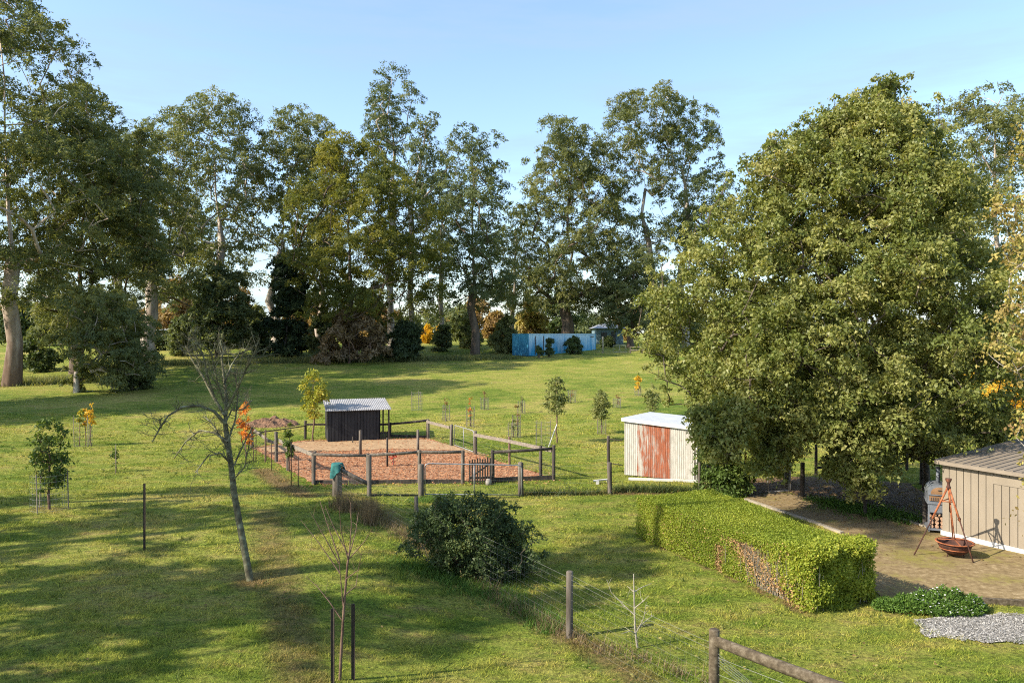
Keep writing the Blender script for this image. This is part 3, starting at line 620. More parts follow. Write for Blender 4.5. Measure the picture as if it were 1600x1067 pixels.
def far_house(name, label, x0, x1, Y, ytop, yeave, ybase, wallm, roofm):
    X0, X1 = px_(x0, Y), px_(x1, Y); g = Zg(X0, Y); he, ht = pz(yeave, Y), pz(ytop, Y); D = 7
    r_ = thing(name, label, 'shed', (X0, Y, g))
    MB().prism([(X0, Y), (X1, Y), (X1, Y+D), (X0, Y+D)], g-.2, he).build('wall', wallm, r_)
    m = MB(); o = .5; a = (X1-X0)*0.28
    m.add([(X0-o, Y-o, he), (X1+o, Y-o, he), (X1+o, Y+D+o, he), (X0-o, Y+D+o, he), (X0+a, Y+D/2, ht), (X1-a, Y+D/2, ht)], [(0, 1, 5, 4), (1, 2, 5), (2, 3, 4, 5), (3, 0, 4), (3, 2, 1, 0)])
    m.build('roof', roofm, r_)
    w_ = (X1-X0)
    MB().obox((X0+w_*.55, Y-.06, g+.1), (w_*.16, 0, 0), (0, .05, 0), (0, 0, min(2.0, (he-g)*.75))).build('door', M_STEELD, r_)
    MB().obox((X0+w_*.18, Y-.06, g+(he-g)*.45), (w_*.2, 0, 0), (0, .05, 0), (0, 0, (he-g)*.3)).build('window', M_STEELD, r_)
far_house('farm_shed', 'grey blue farm shed with pale hipped roof behind the container', 932, 974, 118, 505, 513, 531, M_SHEDB, M_ROOFG)
far_house('garden_hut', 'small brown hut seen between the gum trunks on the left', 247, 268, 112, 512, 516, 541, M_HUT, M_ROOFG)

# ================================================================== FENCES, GATES, POSTS
def post_pt(px, yt, yb): p = at(px, yb); return p, pz(yt, p.y)-p.z
def mk_post(mb, p, h, r_, rn, k=8):
    lx, ly = rn.uniform(-.015, .015)*h, rn.uniform(-.015, .015)*h
    return mb.tube([p-UP*.25, p+UP*.02, p+Vector((lx*.5, ly*.5, h*.5)), p+Vector((lx, ly, h-.012)), p+Vector((lx, ly, h))], [r_, r_, r_*.97, r_*.95, r_*.8], k)
def fence(name, label, posts, rails, boards=(), wire=None, mat=W_POST, seed=1, pr=0.065, cat='fence'):
    """posts (px, ytop, ybase); rails (i, j, height fraction i, j, radius)"""
    rn = random.Random(seed); P = [post_pt(*q[:3]) for q in posts]; root = thing(name, label, cat, P[0][0])
    for (p, h), q in zip(P, posts): mk_post(MB(), p, h, q[3] if len(q) > 3 else pr, rn).build('post', q[4] if len(q) > 4 else mat, root, True)
    for i, j, a, b, r_ in rails:
        A, B = P[i][0]+UP*P[i][1]*a, P[j][0]+UP*P[j][1]*b; d = (B-A).normalized()
        mid = A.lerp(B, .5)-UP*0.015
        MB().tube([A-d*.06, mid, B+d*.06], [r_, r_*.95, r_*.9], 8).build('rail', mat, root, True)
    for i, j, a, b, hh, m_ in boards:
        A, B = P[i][0]+UP*P[i][1]*a, P[j][0]+UP*P[j][1]*b; d = (B-A); q = Vector((-d.y, d.x, 0)).normalized()*0.03
        MB().obox(A+q*2.4, d, q, UP*hh).build('board', m_, root)
    if wire:
        for i, j, zs_, step, wr in wire:
            A, B = P[i][0], P[j][0]; m = MB(); L = (B-A).length
            for z in zs_:
                pts = [A.lerp(B, t)+UP*z-UP*0.02*math.sin(t*math.pi) for t in (0, .25, .5, .75, 1)]
                for q in pts: q.z += Zg(q.x, q.y)-(A.z+(B.z-A.z)*((q-A).length/max(L, .01)))*0-q.z+z if False else 0
                m.tube(pts, wr, 3, False)
            if step:
                k = int(L/step)
                for s_ in range(1, k): q = A.lerp(B, s_/k); m.tube([q+UP*zs_[0], q+UP*zs_[-1]], wr*.8, 3, False)
            m.build('wire', M_WIRE, root)
    return root, P
NET = [0.06, 0.17, 0.30, 0.45, 0.62, 0.80]
fence('yard_front_fence', 'log rail fence along the front of the mulched yard', [(490, 706, 757), (575, 708, 757, .06), (655, 703, 756), (723, 703, 756)],
      [(0, 1, .93, .93, .055), (1, 2, .94, .95, .055), (2, 3, .95, .95, .055)], [(0, 1, .0, .0, .14, W_DARK), (1, 2, 0, 0, .14, W_DARK), (2, 3, 0, 0, .14, W_DARK)], [(0, 3, NET, .15, .0016)], seed=2)
fence('yard_corner_fence', 'short log rail bay right of the picket gate at the yard corner', [(770, 703, 754), (845, 696, 747, .06), (865, 695, 750)],
      [(0, 2, .94, .9, .055)], [(0, 2, .0, .0, .16, W_DARK)], [(0, 2, NET, .15, .0016)], W_DARK, seed=3)
fence('yard_right_fence', 'board topped netting fence up the right side of the yard', [(865, 697, 747.5, .05), (796, 682, 727, .05, B_RED), (743, 673, 710, .075), (705, 663, 697, .075), (669, 655, 685.5, .07)],
      [], [(0, 1, .82, .80, .13, W_PALE), (1, 2, .80, .78, .13, W_PALE), (3, 4, .80, .82, .13, W_PALE)], [(0, 2, NET, .2, .0016), (3, 4, NET, .2, .0016)], seed=4)
fence('yard_back_fence', 'dark rail fence behind the black shed', [(668, 654.5, 684), (610, 660, 682.5, .05), (477, 657, 686, .07), (394, 668, 700, .07)],
      [(0, 1, .93, .9, .06)], [(0, 1, .0, .0, .13, W_DARK), (1, 2, .82, .75, .10, W_DARK), (2, 3, .70, .70, .05, W_DARK)], None, W_DARK, seed=5)
fence('yard_left_fence', 'grey board fence with netting down the left side of the yard', [(393, 667, 700.5, .07), (415, 671, 722, .04, B_RED), (432, 674, 722, .07), (450, 688, 735, .07), (489, 707, 755, .05)],
      [], [(0, 1, .80, .62, .13, W_PALE), (1, 2, .62, .55, .13, W_PALE), (2, 3, .66, .72, .13, W_PALE), (3, 4, .78, .82, .13, W_PALE)], [(0, 4, NET, .2, .0016)], seed=6)
def lone_post(px, yt, yb, label, r_=.06, mat=W_POST, name='post', seed=0):
    p, h = post_pt(px, yt, yb); tag(MB().tube([p-UP*.2, p+UP*h*.5, p+UP*(h-.01), p+UP*h], [r_, r_*.97, r_*.95, r_*.75], 8).build(name, mat, None, True), label, 'post'); return p
lone_post(563, 672, 711, 'grey round post standing alone in the yard before the black shed', .065)
lone_post(653, 671, 712, 'grey round post alone in mid yard, above the front rail')
lone_post(605, 684, 729, 'thin dark stake beside red leaves in the mulched yard', .04, W_DARK)
lone_post(551, 682, 692, 'tiny grey peg at the foot of the black shed wall', .03)
def gate_picket():
    a, b = at(733, 757), at(769, 756); r_ = thing('picket_gate', 'dark picket gate in the front of the mulched yard', 'gate', a); d = (b-a); L = d.length; d.normalize(); q = Vector((-d.y, d.x, 0))
    rn = random.Random(3); n = 9; H = 0.80
    for i in range(n):
        p = a+d*(L*i/n)+UP*.05; MB().obox(p, d*L/n*.55, q*.02, UP*(H+rn.uniform(-.03, .04)+.008*i)).build('picket', W_DARK, r_)
    for z in (.18, .66): MB().obox(a+d*.02+q*.022+UP*z, d*(L-.06), q*.03, UP*.07).build('rail', W_DARK, r_)
    MB().tube([a+d*.04+q*.07+UP*.22, a+d*(L-.08)+q*.07+UP*.68], .025, 4).build('brace', W_DARK, r_)
    tag(MB().tube([at(768, 756)+Vector((-.1, -.12, -.05)), at(768, 756)+Vector((-.1, -.12, .12)), at(768, 756)+Vector((-.1, -.12, .2))], [.1, .11, .06], 7).build('stone', M_STONE, None, True), 'pale stone at the foot of the picket gate', 'stone')
gate_picket()
def pipe_gate(name, label, a, b, H, bars=1, mesh=True, z0=.08, r_=.02, bent=True):
    root = thing(name, label, 'gate', a); d = b-a; L = d.length; d = d.normalized()
    pts = [a+UP*z0, a+UP*(H-.10), a+d*.03+UP*(H-.03), a+d*.12+UP*H, b-d*.12+UP*H, b-d*.03+UP*(H-.03), b+UP*(H-.10), b+UP*z0]
    MB().tube(pts, r_, 7).build('frame', M_GALV, root, True)
    MB().tube([a+UP*z0, b+UP*z0], r_*.9, 7).build('bottom_bar', M_GALV, root, True)
    for i in range(bars): q = a+d*L*(i+1)/(bars+1); MB().tube([q+UP*z0, q+UP*H], r_*.85, 7).build('upright', M_GALV, root, True)
    if mesh:
        m = MB()
        for z in np.arange(z0+.1, H-.05, .12): m.tube([a+UP*z, b+UP*z], .0022, 3, False)
        for t in np.arange(.12, L, .15): m.tube([a+d*t+UP*z0, a+d*t+UP*H], .0018, 3, False)
        m.build('wire', M_WIRE, root)
pipe_gate('pipe_gate', 'galvanised pipe gate with mesh between two posts before the yard', at(664, 776), at(815, 777), 1.02, 1)
pipe_gate('side_gate', 'small pipe gate in the right side of the yard', at(708, 697.5)+Vector((.05, 0, 0)), at(740, 708.5), 0.98, 1)
pipe_gate('garden_gate', 'small pipe gate under the broad tree', at(1200, 772), at(1235, 770), 1.05, 0)
fence('paddock_fence', 'post and wire fence line with the pipe gate in front of the yard', [(527, 724, 776, .15), (577, 710, 776, .07), (658, 725, 776, .09), (814, 722, 775, .09), (953, 722, 772, .075)],
      [(0, 1, .88, .30, .065)], [(1, 2, .0, .0, .06, W_DARK)], [(0, 2, [.1, .35, .6, .85], 0, .003), (3, 4, [.12, .4, .7, .95], .3, .002)], seed=7)
def cloth_on_post():
    p, h = post_pt(527, 724, 776); rn = random.Random(2); n, m = 26, 12; vs = []; fs = []
    for i in range(m+1):                                  # a cap over the post top, then folds that hang unevenly
        t = i/m
        for j in range(n):
            a = 2*math.pi*j/n; hang = .10+.30*max(0, math.sin(a+3.6))**2+.10*max(0, math.sin(a*2+1))+.04*math.sin(a*5)
            if t < .4: r_ = .17*t/.4; z = h+.035-.02*(t/.4)**2
            else: u = (t-.4)/.6; r_ = .175+.03*u+.045*u*math.sin(a*5+1.3)+.012*u*math.sin(a*13); z = h+.015-hang*u
            vs.append((p.x+r_*math.cos(a), p.y+r_*math.sin(a), p.z+z+rn.uniform(-.006, .006)))
    for i in range(m):
        for j in range(n): a, b = i*n+j, i*n+(j+1) % n; fs.append((a, b, b+n, a+n))
    o = MB().add(vs, fs).build('cloth', M_TEAL, None, True); tag(o, 'teal cloth draped over the thick strainer post before the yard', 'cloth')
cloth_on_post()
# short posts and rails round the tin shed and the broad tree
fence('shed_side_fence', 'dark post with two bars reaching to the rusty tin shed', [(951, 681, 738, .06)], [], (), None, W_DARK, 8)
sp, sh = post_pt(951, 681, 738); tb = Vector((4.05, 28.2, 0))
for z in (0.35, 1.25): tag(MB().tube([sp+UP*z, tb+UP*z], .018, 6).build('steel_bar', M_PICKET, None, True), 'dark steel bar from post to tin shed, '+('the upper one' if z > 1 else 'the lower one'), 'bar')
lone_post(1093, 718, 766, 'short grey post beside the white downpipe of the tin shed', .05)
lone_post(1165, 706, 765, 'yellow mossy post under the broad tree', .045, W_YEL)
fence('tree_fence', 'post and wire fence running under the broad tree behind the paving', [(1254, 722, 776, .075), (1352, 768, 806, .05), (1445, 775, 822, .06)], [], (), [(0, 2, [.1, .3, .5, .7], .2, .0016)], W_DARK, 9)
fence('rear_rail_fence', 'dark post and rail fence seen beyond the broad tree near the garage', [(1275, 694, 742, .06), (1417, 695, 735, .06), (1442, 715, 757, .11)], [(1, 2, .6, .9, .06)], [(0, 1, .18, .2, .1, W_DARK)], None, W_DARK, 10)
pipe_gate('yard_gate', 'low pipe gate on the grass beside the farm shed', at(958, 551), at(978, 551), .85, 1, False)
fence('far_rail_fence', 'grey rail fence on the far field edge right of the container', [(985, 541, 552, .08), (1003, 541, 552, .08), (1021, 541, 552.5, .08), (1040, 541, 553, .08), (1060, 541, 553, .08)], [(0, 4, .9, .9, .06), (0, 4, .45, .45, .06)], (), None, W_POST, 11)
lone_post(942, 526, 552, 'pale leaning post beside the blue container', .07, B_PALE)

# garden fence down the middle of the picture: post, corner post, log rail
def garden_fence():
    rn = random.Random(5); root = thing('garden_fence', 'old post and wire garden fence with netting running to a log rail', 'fence', V3(FENCE[2], Zg(*FENCE[2][:2])))
    P = []
    for f_ in FENCE[1:]: P.append(V3(f_, Zg(f_.x, f_.y)))
    p0, h0 = post_pt(527, 724, 776)
    mk_post(MB(), P[0], 1.13, .062, rn, 10).build('post', W_POST, root, True)
    mk_post(MB(), P[1], 1.27, .075, rn, 12).build('post', W_LOG, root, True)
    end = V3(Vector((5.0, 7.55)), 0); end.z = Zg(end.x, end.y); mk_post(MB(), end, 1.2, .075, rn, 10).build('post', W_LOG, root, True)
    a, b = P[1]+UP*1.13, end+UP*1.02; d = (b-a).normalized(); q = Vector((-d.y, d.x, 0))*.0
    MB().tube([a+d*.04, a.lerp(b, .3)-UP*.01, a.lerp(b, .6)+UP*.01, b], [.068, .074, .07, .066], 12).build('log_rail', W_LOG, root, True)
    mid = P[0].lerp(p0, .52); mid.z = Zg(mid.x, mid.y); mk_post(MB(), mid, 1.1, .05, rn).build('post', W_POST, root, True)
    m = MB()
    def run(A, B, zs_, wr, step=None):
        for z in zs_: m.tube([A.lerp(B, t)*1+UP*(z-.03*math.sin(t*math.pi)) for t in (0, .2, .4, .6, .8, 1)], wr, 3, False)
        if step:
            k = int((B-A).length/step)
            for s_ in range(1, k): q = A.lerp(B, s_/k); m.tube([q+UP*zs_[0], q+UP*(zs_[-1] if step > .05 else 1)], wr*.7, 3, False)
    run(P[0], P[1], [.06, .16, .27, .39, .52, .66, .80, .92], .0011, .14); run(P[0], P[1], [1.0, 1.08], .0022)
    run(p0, P[0], [.06, .16, .27, .39, .52, .66, .80, .92], .0011, .14); run(p0, P[0], [1.02], .0022)
    run(P[1], end, [.2, .45, .7, .92], .003)
    for i in range(5): m.tube([P[1]+UP*(1.0-.04*i), P[1].lerp(end, .42+.05*i)+UP*(.35-.07*i)], .0035, 3, False)     # loose tie wires
    m.build('wire', M_WIRE, root)
garden_fence()
def picket(px, yt, yb, label):
    p, h = post_pt(px, yt, yb); m = MB(); r_ = .022
    for a in (90, 210, 330):
        d = Vector((math.cos(R(a)), math.sin(R(a)), 0)); q = Vector((-d.y, d.x, 0))
        m.obox(p-UP*.2-q*.004, d*.03, q*.008, UP*(h+.2))
    tag(m.build('star_picket', M_PICKET), label, 'stake')
picket(226, 755, 860, 'black steel picket standing alone on the lawn left of the bare tree')
picket(520, 950, 1072, 'left black steel stake beside the leafless sapling in front')
picket(552, 943, 1062, 'right black steel stake beside the leafless sapling in front')

# ================================================================== PIZZA OVEN, TRIPOD, FIRE BOWL
def lathe(mb, c, prof, k=24):
    vs = []; fs = []
    for r_, z in prof: vs += [(c[0]+r_*math.cos(2*math.pi*j/k), c[1]+r_*math.sin(2*math.pi*j/k), c[2]+z) for j in range(k)]
    for i in range(len(prof)-1):
        for j in range(k): a, b = i*k+j, i*k+(j+1) % k; fs.append((a, b, b+k, a+k))
    return mb.add(vs, fs)
def oven():
    o = at(1450, 833); z0 = .02; f = Vector((0.93, -0.37, 0)); b = Vector((.37, .93, 0)); W, D = .56, .78; o = V3(o, 0)
    r_ = thing('pizza_oven', 'grey steel outdoor pizza oven with flue on a stand by the garage', 'oven', o)
    for s_, t in ((0, 0), (W-.04, 0), (0, D-.04), (W-.04, D-.04)): MB().obox(o+f*s_+b*t+UP*z0, f*.04, b*.04, UP*.74).build('leg', M_STEEL, r_)
    MB().obox(o-f*.02-b*.02+UP*.06, f*(W+.06), b*(D+.04), UP*.04).build('shelf', M_STEEL, r_)
    MB().obox(o+UP*.74-f*.02-b*.02, f*(W+.04), b*(D+.04), UP*.06).build('tray', M_STEEL, r_)
    MB().obox(o+UP*.52+b*.005, f*W, b*.03, UP*.22).build('apron', M_STEEL, r_)
    MB().obox(o+f*.02+b*(D-.03)+UP*.1, f*(W-.04), b*.02, UP*.62).build('back_panel', M_STEELD, r_)
    m = MB(); n = 12; prof = [(-W/2, .80)]+[(-W/2*math.cos(math.pi*i/n), 1.02+.22*math.sin(math.pi*i/n)) for i in range(n+1)]+[(W/2, .80)]
    c = o+f*W/2; vs = []
    for t in (0, D): vs += [c+f*x+b*t+UP*z for x, z in prof]
    k = len(prof); m.add(vs, [tuple(range(k)), tuple(reversed(range(k, 2*k)))]+[(i, k+i, k+(i+1) % k, (i+1) % k) for i in range(k)])
    m.build('oven_body', M_STEEL, r_)
    prof2 = [(-W/2*.78, 1.0)]+[(-W/2*.78*math.cos(math.pi*i/n), 1.02+.165*math.sin(math.pi*i/n)) for i in range(n+1)]+[(W/2*.78, 1.0)]
    vs = []
    for t in (-.03, -.002): vs += [c+f*x+b*t+UP*z for x, z in prof2]
    k = len(prof2); dr = MB().add(vs, [tuple(range(k)), tuple(reversed(range(k, 2*k)))]+[(i, k+i, k+(i+1) % k, (i+1) % k) for i in range(k)]).build('oven_door', M_COPPER, r_)
    fd = MB().obox(o+f*.03-b*.03+UP*.83, f*(W-.06), b*.028, UP*.12).build('fire_door', M_COPPER, r_)
    MB().tube([c-f*.06-b*.05+UP*1.11, c+f*.06-b*.05+UP*1.11], .010, 6).obox(c-f*.055-b*.045+UP*1.104, f*.012, b*.02, UP*.012).obox(c+f*.043-b*.045+UP*1.104, f*.012, b*.02, UP*.012).build('handle', M_STEELD, dr)
    for i in range(7): MB().obox(o+f*(.06+i*.052)-b*.036+UP*.845, f*.02, b*.005, UP*.07).build('air_slot', M_STEELD, fd)
    MB().obox(o-f*.01-b*.05+UP*.975, f*(W+.02), b*.05, UP*.022).build('ledge', M_STEEL, r_)
    fl = MB().tube([c+b*D*.5+UP*1.2, c+b*D*.5+UP*1.62], .05, 12).build('flue', M_STEEL, r_, True)
    lathe(MB(), c+b*D*.5+UP*1.62, [(.0, .05), (.07, .02), (.07, .0), (.0, .0)], 12).build('flue_cap', M_STEELD, fl)
    rn = random.Random(1)
    for i in range(9):
        q = o+f*(.09+(i % 3)*.125)+b*.05+UP*(.145+(i//3)*.1); tag(MB().tube([q, q+b*.42], .046, 7).build('firewood_log', M_FIREWOOD), ['lower', 'middle', 'upper'][i//3]+' row firewood log, '+['left', 'centre', 'right'][i % 3]+', under the pizza oven', 'log', 'logs under the oven')
oven()
def tripod():
    ap = Vector((px_(1482, 18.0), 18.0, 1.62)); feet = [at(1428, 868), at(1521, 880), at(1489, 843)]
    r_ = thing('tripod', 'tall rusty steel tripod standing over the fire bowl on the paving', 'tripod', V3(ap, 0))
    for i, f_ in enumerate(feet):
        q = ap+(f_-ap).normalized()*.06; MB().tube([q, q.lerp(f_, .45)], .024, 8).build('leg', M_RUSTY, r_, True).location = (0, 0, 0)
        MB().tube([q.lerp(f_, .43), f_+UP*.01], .015, 8).build('lower_leg', M_IRON if i < 2 else M_RUSTY, r_, True)
    lathe(MB(), ap, [(0, -.08), (.05, -.08), (.05, -.02), (.035, .0), (.03, .06), (.065, .13), (.07, .17), (0, .18)], 14).build('top_cap', M_IRON, r_, True)
    t = .22; ring = [ap.lerp(f_, t) for f_ in feet]
    for i in range(3): MB().tube([ring[i], ring[(i+1) % 3]], .014, 6).build('brace', M_RUSTY, r_, True)
    k = ap.lerp(feet[1], .42); MB().tube([k+Vector((.035*math.cos(a), -.02, .035*math.sin(a)-.03)) for a in np.linspace(0, 2*math.pi, 12)], .008, 5).build('ring', M_IRON, r_, True)
    bc = V3(ap, 0)+Vector((.06, -.15, 0))
    MB().tube([ap-UP*.05, V3(bc, .40)], .014, 6).build('hanging_rod', M_RUSTY, r_, True)
    b = thing('fire_bowl', 'round rust brown iron fire bowl slung low beneath the tripod', 'fire bowl', V3(bc, .06))
    lathe(MB(), V3(bc, .06), [(0, 0), (.16, .01), (.27, .08), (.345, .20), (.375, .29), (.36, .29), (.33, .21), (.25, .10), (.15, .035), (0, .03)], 32).build('bowl', M_IRON, b, True)
    lathe(MB(), V3(bc, .06), [(.40, .275), (.41, .285), (.41, .30), (.37, .30), (.36, .285), (.40, .275)], 32).build('rim', M_RUSTY, b, True)
    for a in (.3, 2.4, 4.5): d = Vector((math.cos(a), math.sin(a), 0)); MB().tube([V3(bc, .355)+d*.38, V3(bc, .40)], .012, 6).build('hanger', M_RUSTY, b, True)
    lathe(MB(), V3(bc, .06), [(.315, .135), (.325, .14), (.32, .155), (.308, .15)], 32).build('band', M_RUSTY, b, True)
    for a in (1.2, 3.3, 5.4): d = Vector((math.cos(a), math.sin(a), 0)); MB().tube([V3(bc, .10)+d*.18, V3(bc, .0)+d*.2], .014, 6).build('foot', M_IRON, b, True)
tripod()
def sleeper_edge():
    a, b = at(1530, 944), at(1640, 950); d = (b-a).normalized(); q = Vector((-d.y, d.x, 0))
    tag(MB().obox(a, d*1.5, q*.1, UP*.11).build('timber_sleeper', W_LOG), 'weathered timber sleeper edging the gravel strip', 'sleeper')
sleeper_edge()
# ================================================================== TREES
GUMS = 'tall gum trees along the far side of the field'
gum = dict(group=GUMS, bark=B_GUM, leaves=L_GUM, aspect=0.42, droop=0.55, shell=0.35, flatz=0.78, tipr=0.03, tri=True, outk=1.0, dome=True, sp=.95)
def G(label, d, basepx, rows, n, r_=1.5, per=200, leaf=0.42, **kw):
    k = dict(gum); k.update(kw); top = rows[0][0]
    rows = [(y, a-14*min(1, (y-top)/90+.25), b+14*min(1, (y-top)/90+.25)) for y, a, b in rows]
    return ptree('gum_tree', label, 'tree', d, basepx, rows, int(n*1.0), r_*1.06, int(per*1.5), leaf*.72, **k)
G('huge pale trunked gum tree at the left edge of the field', 60, 18, [(-45, -30, 40), (0, -70, 48), (60, -110, 112), (130, -120, 150), (200, -125, 165), (280, -130, 175), (360, -120, 155), (440, -90, 125), (480, -60, 95)], 250, 1.25, 230, .36, trunk_r=.55, seed=11, trunk_top=.8, first=.3, wobble=.004, bark=B_GUMS)
G('dense dark gum tree just right of the huge one on the left edge', 68, 120, [(135, 110, 150), (170, 70, 190), (220, 40, 225), (300, 30, 250), (380, 40, 250), (460, 40, 240), (520, 70, 220)], 190, 1.35, 260, .38, trunk_r=.5, seed=12, leaves=L_GUM, bark=B_GUMD, first=.2)
G('twin pale trunked gum tree left of the bare fruit tree', 78, 236, [(188, 215, 250), (230, 190, 285), (290, 180, 305), (360, 195, 310), (430, 200, 300), (470, 205, 285)], 85, 1.35, 190, .40, trunk_r=.62, seed=13, first=.4, trunk_top=.7)
G('tall open gum tree with flat topped crown left of centre', 86, 345, [(155, 305, 355), (185, 270, 390), (220, 255, 410), (280, 270, 405), (340, 290, 400), (400, 290, 410), (450, 300, 400)], 100, 1.5, 180, .44, trunk_r=.5, seed=14, first=.42, topw=.7)
G('open gum tree with rounded crown between the flat topped and the bushy gum', 92, 425, [(185, 440, 515), (215, 405, 525), (260, 385, 525), (320, 380, 520), (380, 390, 500), (440, 390, 480)], 95, 1.5, 180, .46, trunk_r=.45, seed=15, first=.4, topw=.7)
G('broad bushy gum tree with yellow green foliage at mid field edge', 80, 545, [(225, 520, 575), (262, 475, 610), (300, 465, 650), (340, 455, 690), (400, 450, 695), (450, 455, 690), (500, 470, 680)], 190, 1.45, 260, .40, trunk_r=.75, seed=16, leaves=L_GUMY, bark=B_GUMD, first=.15)
G('tallest slender gum tree rising behind the bushy one', 100, 612, [(107, 590, 622), (135, 572, 645), (180, 574, 642), (215, 582, 630), (240, 590, 620), (300, 580, 640)], 55, 1.25, 150, .44, trunk_r=.42, seed=17, leaves=L_GUMD, first=.55, trunk_top=.9, flatz=.8)
G('leaning slender gum tree right of the tallest one', 96, 640, [(182, 655, 682), (215, 635, 680), (260, 640, 680), (300, 645, 690), (340, 650, 690)], 36, 1.2, 140, .44, trunk_r=.35, seed=18, leaves=L_GUMD, first=.5, trunk_top=.9, flatz=.8)
G('thin crowned gum tree left of the blue container', 88, 742, [(205, 722, 745), (228, 700, 782), (270, 690, 782), (310, 690, 800), (370, 692, 800), (430, 695, 800), (480, 705, 790)], 110, 1.3, 170, .42, trunk_r=.45, seed=19, leaves=L_GUMD, bark=B_GUMD, first=.3)
G('wide leafy gum tree directly behind the blue container', 102, 885, [(193, 850, 890), (225, 842, 930), (270, 830, 965), (320, 808, 965), (380, 812, 965), (440, 820, 960), (490, 830, 950)], 170, 1.6, 230, .48, trunk_r=.8, seed=20, bark=B_GUMD, first=.2)
G('tall pale limbed gum tree right of the container', 104, 1020, [(142, 1000, 1040), (165, 955, 1060), (205, 940, 1060), (260, 950, 1050), (320, 960, 1060), (380, 955, 1080), (440, 945, 1080), (490, 950, 1040)], 110, 1.5, 190, .48, trunk_r=.5, seed=21, first=.4, topw=.55)
G('slender gum tree peeping over the broad tree on its left', 106, 1072, [(157, 1058, 1098), (185, 1040, 1112), (230, 1045, 1120), (280, 1040, 1135), (340, 1050, 1135), (400, 1060, 1140)], 75, 1.45, 180, .48, trunk_r=.45, seed=22, leaves=L_GUMD, first=.45, topw=.4)
G('rounded gum tree showing behind the broad tree on the far right', 72, 1560, [(142, 1535, 1575), (165, 1480, 1620), (200, 1455, 1650), (260, 1440, 1660), (340, 1440, 1670), (420, 1450, 1660)], 120, 1.4, 230, .38, trunk_r=.5, seed=23, first=.3)
G('dark gum tree filling the gap behind the flat topped and open gums', 104, 300, [(300, 270, 330), (350, 240, 350), (420, 235, 360), (480, 240, 350)], 60, 1.6, 200, .5, trunk_r=.45, seed=24, leaves=L_GUMD, bark=B_GUMD, first=.2)
G('dark low crowned gum tree right of the container before the farm shed', 98, 985, [(395, 965, 1010), (430, 945, 1040), (480, 935, 1050), (515, 945, 1060)], 70, 1.4, 260, .44, trunk_r=.4, seed=25, leaves=L_GUMD, bark=B_GUMD, first=.15)
G('young weeping gum with low hanging foliage at the field edge on the left', 56, 120, [(455, 100, 190), (480, 80, 215), (520, 75, 232), (560, 110, 240), (595, 160, 235), (612, 180, 225)], 85, .85, 210, .30, trunk_r=.2, seed=26, leaves=L_GUM, first=.2, group=None, droop=.9)
G('slim gum tree filling the gap between the open and the bushy gum', 98, 500, [(250, 480, 540), (290, 470, 560), (350, 470, 560), (420, 480, 550)], 50, 1.4, 180, .46, trunk_r=.35, seed=27, leaves=L_GUMD, first=.3)
G('thin gum tree between the leaning gum and the thin crowned gum', 104, 690, [(240, 668, 705), (290, 660, 720), (350, 655, 720), (430, 660, 715)], 44, 1.4, 160, .46, trunk_r=.32, seed=28, leaves=L_GUM, first=.35)
G('low gum tree between the thin crowned gum and the container gum', 112, 800, [(330, 785, 825), (380, 775, 835), (440, 770, 835), (490, 775, 825)], 36, 1.5, 180, .5, trunk_r=.35, seed=29, leaves=L_GUM, first=.2)
G('gum tree showing between the dense dark and the twin trunked gum', 96, 185, [(215, 165, 215), (260, 150, 235), (340, 150, 250), (430, 155, 240)], 60, 1.5, 190, .46, trunk_r=.4, seed=30, leaves=L_GUM, first=.3)
# gums standing outside the frame on the left, whose shade lies across the lawn
sh = dict(aspect=.5, tri=True, leaves=L_GUM, bark=B_GUM, group='gum trees standing left of the view')
def off_gum(label, x, y, H, Wd, n, r_, seed, **kw):
    z = Zg(x, y); k = dict(sh); k.update(kw)
    env_tree('gum_tree', label, 'tree', (x, y, z), [(z+H*.35, x-Wd*.6, x+Wd*.6), (z+H*.55, x-Wd, x+Wd), (z+H*.8, x-Wd*.8, x+Wd*.8), (z+H, x-Wd*.3, x+Wd*.3)], n, r_, 110, .5, trunk_r=.4, seed=seed, first=.3, **k)
off_gum('gum tree outside the left edge, level with the black shed', -54, 38, 25, 7, 140, 1.8, 31)
off_gum('gum tree outside the left edge, level with the pipe gate', -29, 15.5, 18, 3.0, 20, 1.1, 32)
off_gum('gum tree outside the left edge, nearest the lawn', -25, 12.0, 18, 2.8, 18, 1.05, 33)
off_gum('gum tree outside the left edge, beside the viewer', -19, 7.2, 15, 2.4, 20, 1.0, 34)
off_gum('gum tree outside the left edge, tallest beside the viewer', -22, 8.6, 25, 3.0, 18, 1.1, 36)
off_gum('tall gum tree outside the left edge, before the huge one', -44, 44, 31, 7.5, 300, 1.9, 35)
# the undergrowth and the trees beyond
def shrub(name, label, d, basepx, rows, n, r_, per, leaf, mat, seed, bark=B_DARK, **kw):
    if d > 70: leaf *= 1.15; kw.setdefault('tri', True)
    k = dict(leaves=mat, bark=bark, trunk_r=.14, seed=seed, tipr=.02, first=.05, shell=.3, flatz=.85, aspect=.5, droop=.2); k.update(kw)
    return ptree(name, label, 'tree' if 'tree' in name else 'shrub', d, basepx, rows, n, r_, per, leaf, **k)
shrub('ivy_tree', 'dark ivy clad column of a tree below the open gums', 84, 447, [(405, 430, 455), (440, 420, 478), (490, 415, 482), (535, 412, 485), (555, 420, 480)], 60, 1.0, 260, .34, L_DARK, 41)
shrub('wattle_tree', 'dark rounded evergreen tree below the flat topped gum', 82, 338, [(425, 320, 370), (455, 300, 395), (500, 298, 398), (540, 310, 390)], 60, 1.2, 240, .36, L_GUMD, 42)
shrub('dry_shrub', 'twiggy brown shrub at the foot of the bushy gum', 77, 545, [(488, 520, 575), (515, 500, 600), (545, 490, 615), (562, 490, 610)], 60, .75, 110, .30, L_STRAW, 43, B_RED)
